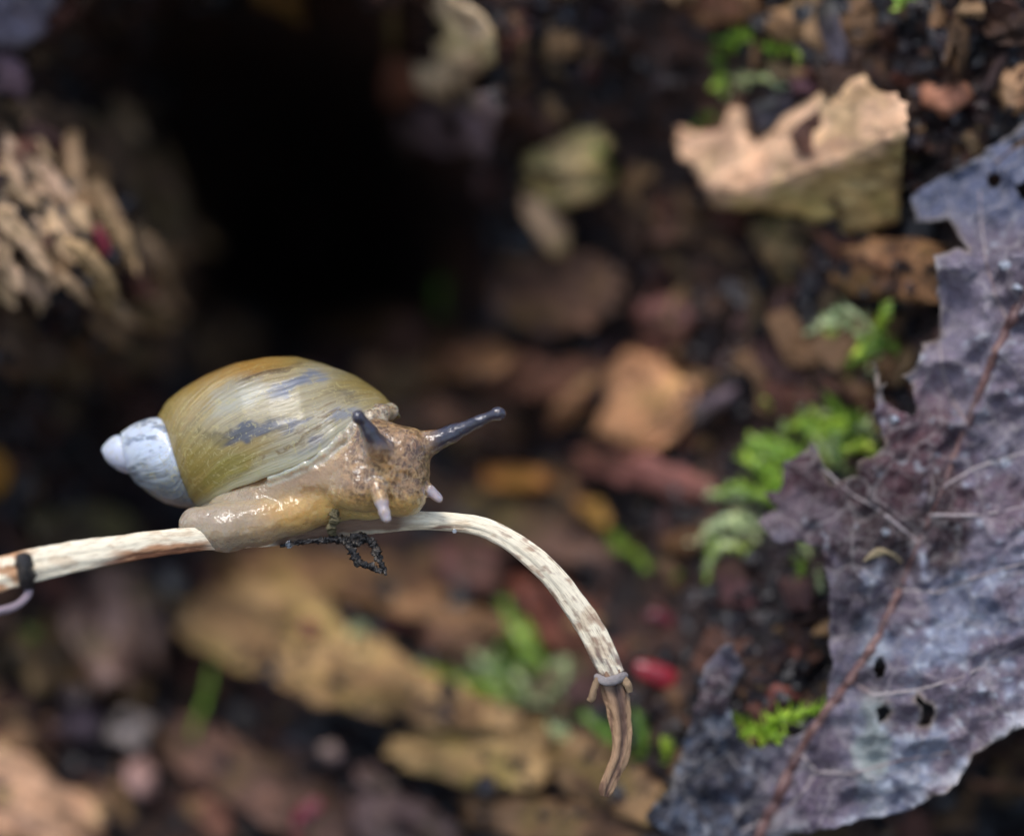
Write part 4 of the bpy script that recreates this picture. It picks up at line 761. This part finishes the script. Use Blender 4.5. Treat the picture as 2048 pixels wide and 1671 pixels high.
# ------------------------------------------------------------------ moss
def leaflet_mesh():
    vs, fs = [], []; n = 7
    for i in range(n):
        t = i/(n-1); w_ = .2*math.sin(math.pi*min(1, (t*.86+.14)))**.8*(1-t**3)+.004; b_ = .22*t*t
        vs += [(-w_, t, b_+w_*.5), (0, t, b_), (w_, t, b_+w_*.5)]
    for i in range(n-1):
        for j in (0, 1): q = i*3+j; fs.append((q, q+1, q+4, q+3))
    me = bpy.data.meshes.new('leaflet'); me.from_pydata(vs, [], fs); me.update(); me.polygons.foreach_set('use_smooth', [True]*len(fs)); me.materials.append(M['moss']); return me
LEAFLET = leaflet_mesh()
def moss(label, path, proud, ln, count, tint, group=None, spread=1.0, z=None):
    """a shoot: stem along photo points, small keeled leaves all round it"""
    SEED[0] += 3; r = random.Random(SEED[0]); p = np.array(path, float)
    p[1:] += np.array([[r.uniform(-9, 9), r.uniform(-9, 9)] for _ in p[1:]]); zz = (bank0(p[:, 0], p[:, 1]) if z is None else np.full(len(p), float(z))) - np.linspace(proud*.35, proud, len(p))
    base = P(p[0, 0], p[0, 1], zz[0]); root = empty('moss_shoot', base); tag(root, label, 'moss', group)
    pts, F, th, l = sweep(np.column_stack([p, zz]), np.full(len(p), ln*.075), 14, 6)
    o = mesh_obj('stem', to_world(pts), F, M['moss'], root, tint=tuple(q*.8 for q in tint))
    cs = pts.reshape(14, 6, 3).mean(1)
    count = int(count*3.0); ln = ln*.74
    for k in range(count):
        t = (k+.5)/count; f = t*12.99; i = int(f); c0 = cs[i]+(cs[i+1]-cs[i])*(f-i); d = P(*cs[i+1])-P(*cs[i]); d = Vector(d).normalized()
        a_ = k*2.4 + r.uniform(-.4, .4); side = d.orthogonal().normalized(); side.rotate(Matrix.Rotation(a_, 3, d).to_quaternion())
        op = r.uniform(.6, 1.75)*spread*(1.1-.4*t); yv = (d*math.cos(op) + side*math.sin(op)).normalized()
        xv = yv.cross(side).normalized(); zv = xv.cross(yv)
        if zv.dot(d) < 0: xv, zv = -xv, -zv
        L = ln*S*r.uniform(.8, 1.15)*(1-.35*abs(t-.4))
        mtx = Matrix((xv*L, yv*L, zv*L)).transposed().to_4x4(); mtx.translation = Vector(P(*c0)) - Vector(base)
        lo_ = bpy.data.objects.new('leaf', LEAFLET); COL.objects.link(lo_); lo_.parent = root; lo_.matrix_local = mtx
        q = r.uniform(.75, 1.25); lo_.color = (tint[0]*q, tint[1]*q, tint[2]*q, 1)
    return root
GR = lin(166, 200, 84, 1.05); GP = lin(214, 228, 176, 1.05); GD = lin(124, 160, 70, .95); GY = lin(198, 222, 98, 1.05)
G1 = 'moss shoots climbing along the edge of the dead leaf'; L1 = 'green moss shoot in the cushion growing between bank and leaf lobes'
for pth, ln, n, tn in (([(1740,770),(1745,700),(1700,650),(1650,640)],46,12,GP), ([(1720,720),(1740,680),(1762,640),(1775,615)],44,9,GY), ([(1800,700),(1770,680),(1730,700),(1690,740)],50,12,GD),
   ([(1730,760),(1690,730),(1670,700),(1668,670)],42,10,GR), ([(1700,820),(1650,820),(1590,805),(1535,800)],48,12,GP), ([(1740,850),(1690,840),(1650,850),(1620,830)],50,12,GY), ([(1760,870),(1720,850),(1690,830),(1660,780)],46,12,GR),
   ([(1640,960),(1600,920),(1560,890),(1520,880)],56,12,GR), ([(1660,930),(1640,880),(1610,850),(1580,850)],50,12,GY), ([(1600,980),(1550,950),(1510,930),(1480,915)],54,12,GY), ([(1560,1010),(1510,985),(1470,980),(1435,985)],48,12,GR),
   ([(1530,1060),(1480,1040),(1440,1050),(1400,1075)],44,12,GP), ([(1480,1080),(1450,1090),(1430,1110),(1420,1140)],40,9,GP), ([(1750,900),(1730,880),(1710,900),(1690,890)],44,10,GD), ([(1700,960),(1670,910),(1690,870),(1720,830)],50,12,GD), ([(1590,1020),(1570,980),(1540,960),(1530,930)],50,12,GR)):
    moss(L1, pth, 95, ln, n, tn, G1); moss(L1, [(a_+rng.uniform(-30, 22), b_+rng.uniform(-26, 26)) for a_, b_ in pth], 75+rng.uniform(0, 40), ln*.95, n, (GP, GR, GY)[int(rng.integers(3))], G1)
moss('moss shoot with pale wet leaves hanging beside the brown leaf lobe', [(1600,1075),(1615,1100),(1632,1140),(1640,1185)], 40, 40, 12, GP)
moss('short moss shoot under the tip of the brown leaf lobe', [(1590,1110),(1600,1120),(1606,1135),(1600,1150)], 35, 36, 8, GR)
moss('slender moss shoot trailing across dark soil below the light brown chip', [(1205,1045),(1235,1080),(1275,1115),(1290,1135)], 90, 42, 13, GR)
moss('short moss tuft at the end of the slender trailing shoot', [(1320,1120),(1330,1135),(1345,1145),(1352,1150)], 60, 34, 8, GD)
G2 = 'moss shoots on the long plank'; L2 = 'bright green moss shoot in the tuft beside the long plank'
for pth, ln, n, tn in (([(1090,1330),(1060,1300),(1030,1260),(1010,1215)],54,13,GR), ([(1080,1340),(1075,1310),(1060,1280),(1045,1250)],50,11,GY), ([(960,1400),(920,1370),(880,1350),(830,1335)],56,13,GY), ([(1000,1410),(960,1385),(930,1370),(890,1365)],52,12,GR),
   ([(1020,1400),(1000,1370),(985,1340),(960,1320)],50,11,GP), ([(1060,1400),(1080,1370),(1100,1340),(1125,1325)],50,11,GP), ([(1040,1400),(1030,1370),(1010,1340),(1000,1310)],48,11,GD), ([(1000,1300),(1004,1270),(1008,1240),(1006,1215)],44,9,GP)):
    moss(L2, pth, 120, ln, n, tn, G2); moss(L2, [(a_+rng.uniform(-28, 28), b_+rng.uniform(-22, 22)) for a_, b_ in pth], 110+rng.uniform(0, 40), ln*.9, n, (GP, GR, GY)[int(rng.integers(3))], G2)
G3 = 'moss shoots behind the stem tip'; L3 = 'dim green moss shoot behind the shrivelled stem tip'
for pth, ln, n, tn in (([(1180,1500),(1150,1490),(1130,1470),(1110,1450)],50,11,GP), ([(1160,1520),(1140,1500),(1130,1480),(1120,1490)],46,9,GP), ([(1250,1510),(1220,1480),(1190,1450),(1170,1430)],52,12,GD), ([(1280,1520),(1290,1490),(1280,1460),(1270,1430)],50,11,GD), ([(1340,1530),(1335,1510),(1330,1490),(1325,1480)],42,9,GY)):
    moss(L3, pth, 70, ln, n, tn, G3)
moss('plump lime green moss shoot tucked in the notch of the leaf', [(1490,1478),(1520,1462),(1560,1445),(1640,1408)], 130, 56, 26, lin(190, 220, 90, .95), spread=1.15)
moss('second lime green moss shoot lying low in the leaf notch', [(1480,1440),(1500,1452),(1530,1465),(1550,1470)], 120, 52, 16, lin(184, 216, 84, .95), spread=1.15)
moss('lone upright moss blade tuft left below the long plank', [(392,1490),(395,1450),(405,1400),(415,1350)], 190, 52, 9, GR, spread=.5)
moss('dark moss tuft on the olive chip beneath the tendril', [(80,1330),(75,1300),(70,1280),(68,1260)], 140, 46, 9, GD)
moss('pale moss tip beside the orange end of the long plank', [(735,1275),(722,1265),(712,1258),(700,1255)], 190, 36, 8, GP)
moss('faint moss tuft in the depth of the hollow', [(880,630),(880,605),(878,585),(884,560)], 260, 46, 9, GD)
G4 = 'moss shoots on the soil above the pale block'; L4 = 'green moss shoot on the soil above the pale wood block'
for pth, ln, n, tn in (([(1480,110),(1470,90),(1480,75),(1500,65)],44,10,GR), ([(1560,120),(1545,105),(1560,92),(1585,92)],42,10,GR), ([(1440,190),(1470,165),(1520,150),(1565,165)],46,12,GP), ([(1430,130),(1440,110),(1450,95),(1440,85)],42,9,GD), ([(1450,190),(1440,175),(1436,165),(1440,150)],40,8,GR), ([(1570,60),(1590,80),(1600,95),(1590,110)],40,8,GY)):
    moss(L4, pth, 80, ln, n, tn, G4)
moss('single bright green moss tuft on the notch end of the pale block', [(1380,262),(1395,250),(1415,242),(1432,236)], 110, 34, 8, lin(90, 160, 20, .8))
moss('single bright green leaflet tuft on the olive tan slab', [(1235,355),(1225,340),(1212,320),(1196,305)], 170, 46, 6, lin(90, 170, 40, .8), spread=.6)
moss('grass green tuft at the top of the soil above the leaf', [(1800,20),(1810,0),(1825,-10),(1840,-25)], 70, 44, 9, GR)

# ------------------------------------------------------------------ loose soil
def ico():
    bm = bmesh.new(); bmesh.ops.create_icosphere(bm, subdivisions=2, radius=1); v = np.array([q.co[:] for q in bm.verts]); f = np.array([[q.index for q in k.verts] for k in bm.faces]); bm.free(); return v, f
IV, IF = ico()
def crumbs(name, label, n, xr, yr, size, mask=None, proud=.3, seed=1, mat='crumb', cat='soil', pal=None, stretch=(.55, 1.25), on_top=False):
    r = np.random.default_rng(seed); x = r.uniform(*xr, n); y = r.uniform(*yr, n)
    if mask is not None: k = mask(x, y); x, y = x[k], y[k]
    n = len(x); sz = size[0]*(size[1]/size[0])**(r.random(n)**2.2); zc = (bank(x, y) if not on_top else FD_get(x, y)) - sz*proud
    A = r.normal(size=(n, 3, 3)); Q = np.linalg.qr(A)[0]; st = r.uniform(*stretch, (n, 1, 3))
    v = IV[None]*st; o3 = r.uniform(0, 90, (n, 1, 3)); q = v*1.7+o3; v = v*(1+.75*fbm(q[..., 0], q[..., 1], q[..., 2], 2, seed))[..., None]
    v = np.einsum('nij,nkj->nki', Q, v)*sz[:, None, None]; v = v + np.stack([x, y, zc], 1)[:, None]
    F = (IF[None] + (np.arange(n)*len(IV))[:, None, None]).reshape(-1, 3)
    o = mesh_obj(name, to_world(v.reshape(-1, 3)), F, M[mat], smooth_shade=False, color=None if pal is None else np.repeat(np.array(pal)[r.integers(0, len(pal), n)]*r.uniform(.6, 1.2, (n, 1)), len(IV), 0), tint=None if pal is None else (1, 1, 1)); tag(o, label, cat, kind='stuff')
crumbs('soil_crumbs', 'black moist soil crumbs covering the bank', 5200, (-100, 2150), (-100, 1780), (9, 34), lambda x, y: (fbm(x/160, y/160, 3, 2, 77) > -.35) & ~((x > 330) & (x < 980) & (y > 40) & (y < 640)), .35, 5)
crumbs('fine_soil', 'fine glistening black soil grains beside the pale block', 2600, (1380, 2130), (-100, 1500), (5, 17), lambda x, y: (x > 1780) & (y < 480) | (y > 1080) & (x < 1700) | (y < 260) & (x > 1640), .4, 6)
crumbs('wood_crumbs', 'crumbled brown and tan wood fragments scattered over the bank', 3000, (-100, 2150), (-100, 1780), (8, 44), lambda x, y: (fbm(x/190, y/190, 9, 2, 78) > -.25) & ~((x > 1230) & (x < 1560) & (y > 1080) & (y < 1420) & (np.sin(x*y) > -.6)) & ~((x > 330) & (x < 980) & (y > 0) & (y < 640)), .5, 8, 'wood', 'wood crumbs',
  [lin(140, 104, 72, .6), lin(110, 72, 56, .6), lin(170, 132, 92, .6), lin(86, 56, 52, .6), lin(112, 90, 62, .6), lin(116, 70, 56, .6), lin(70, 48, 44, .6), lin(90, 62, 46, .6)], (.2, 2.0), False)
crumbs('loose_humus', 'dark humus crumbs lying in patches on the wood pieces', 4200, (-100, 2150), (-100, 1780), (5, 20), lambda x, y: (fbm(x/70, y/70, 4, 3, 79) > .12) & ~((x > 330) & (x < 980) & (y > 0) & (y < 640)), .3, 9, 'crumb', 'humus', None, (.4, 1.5), True)
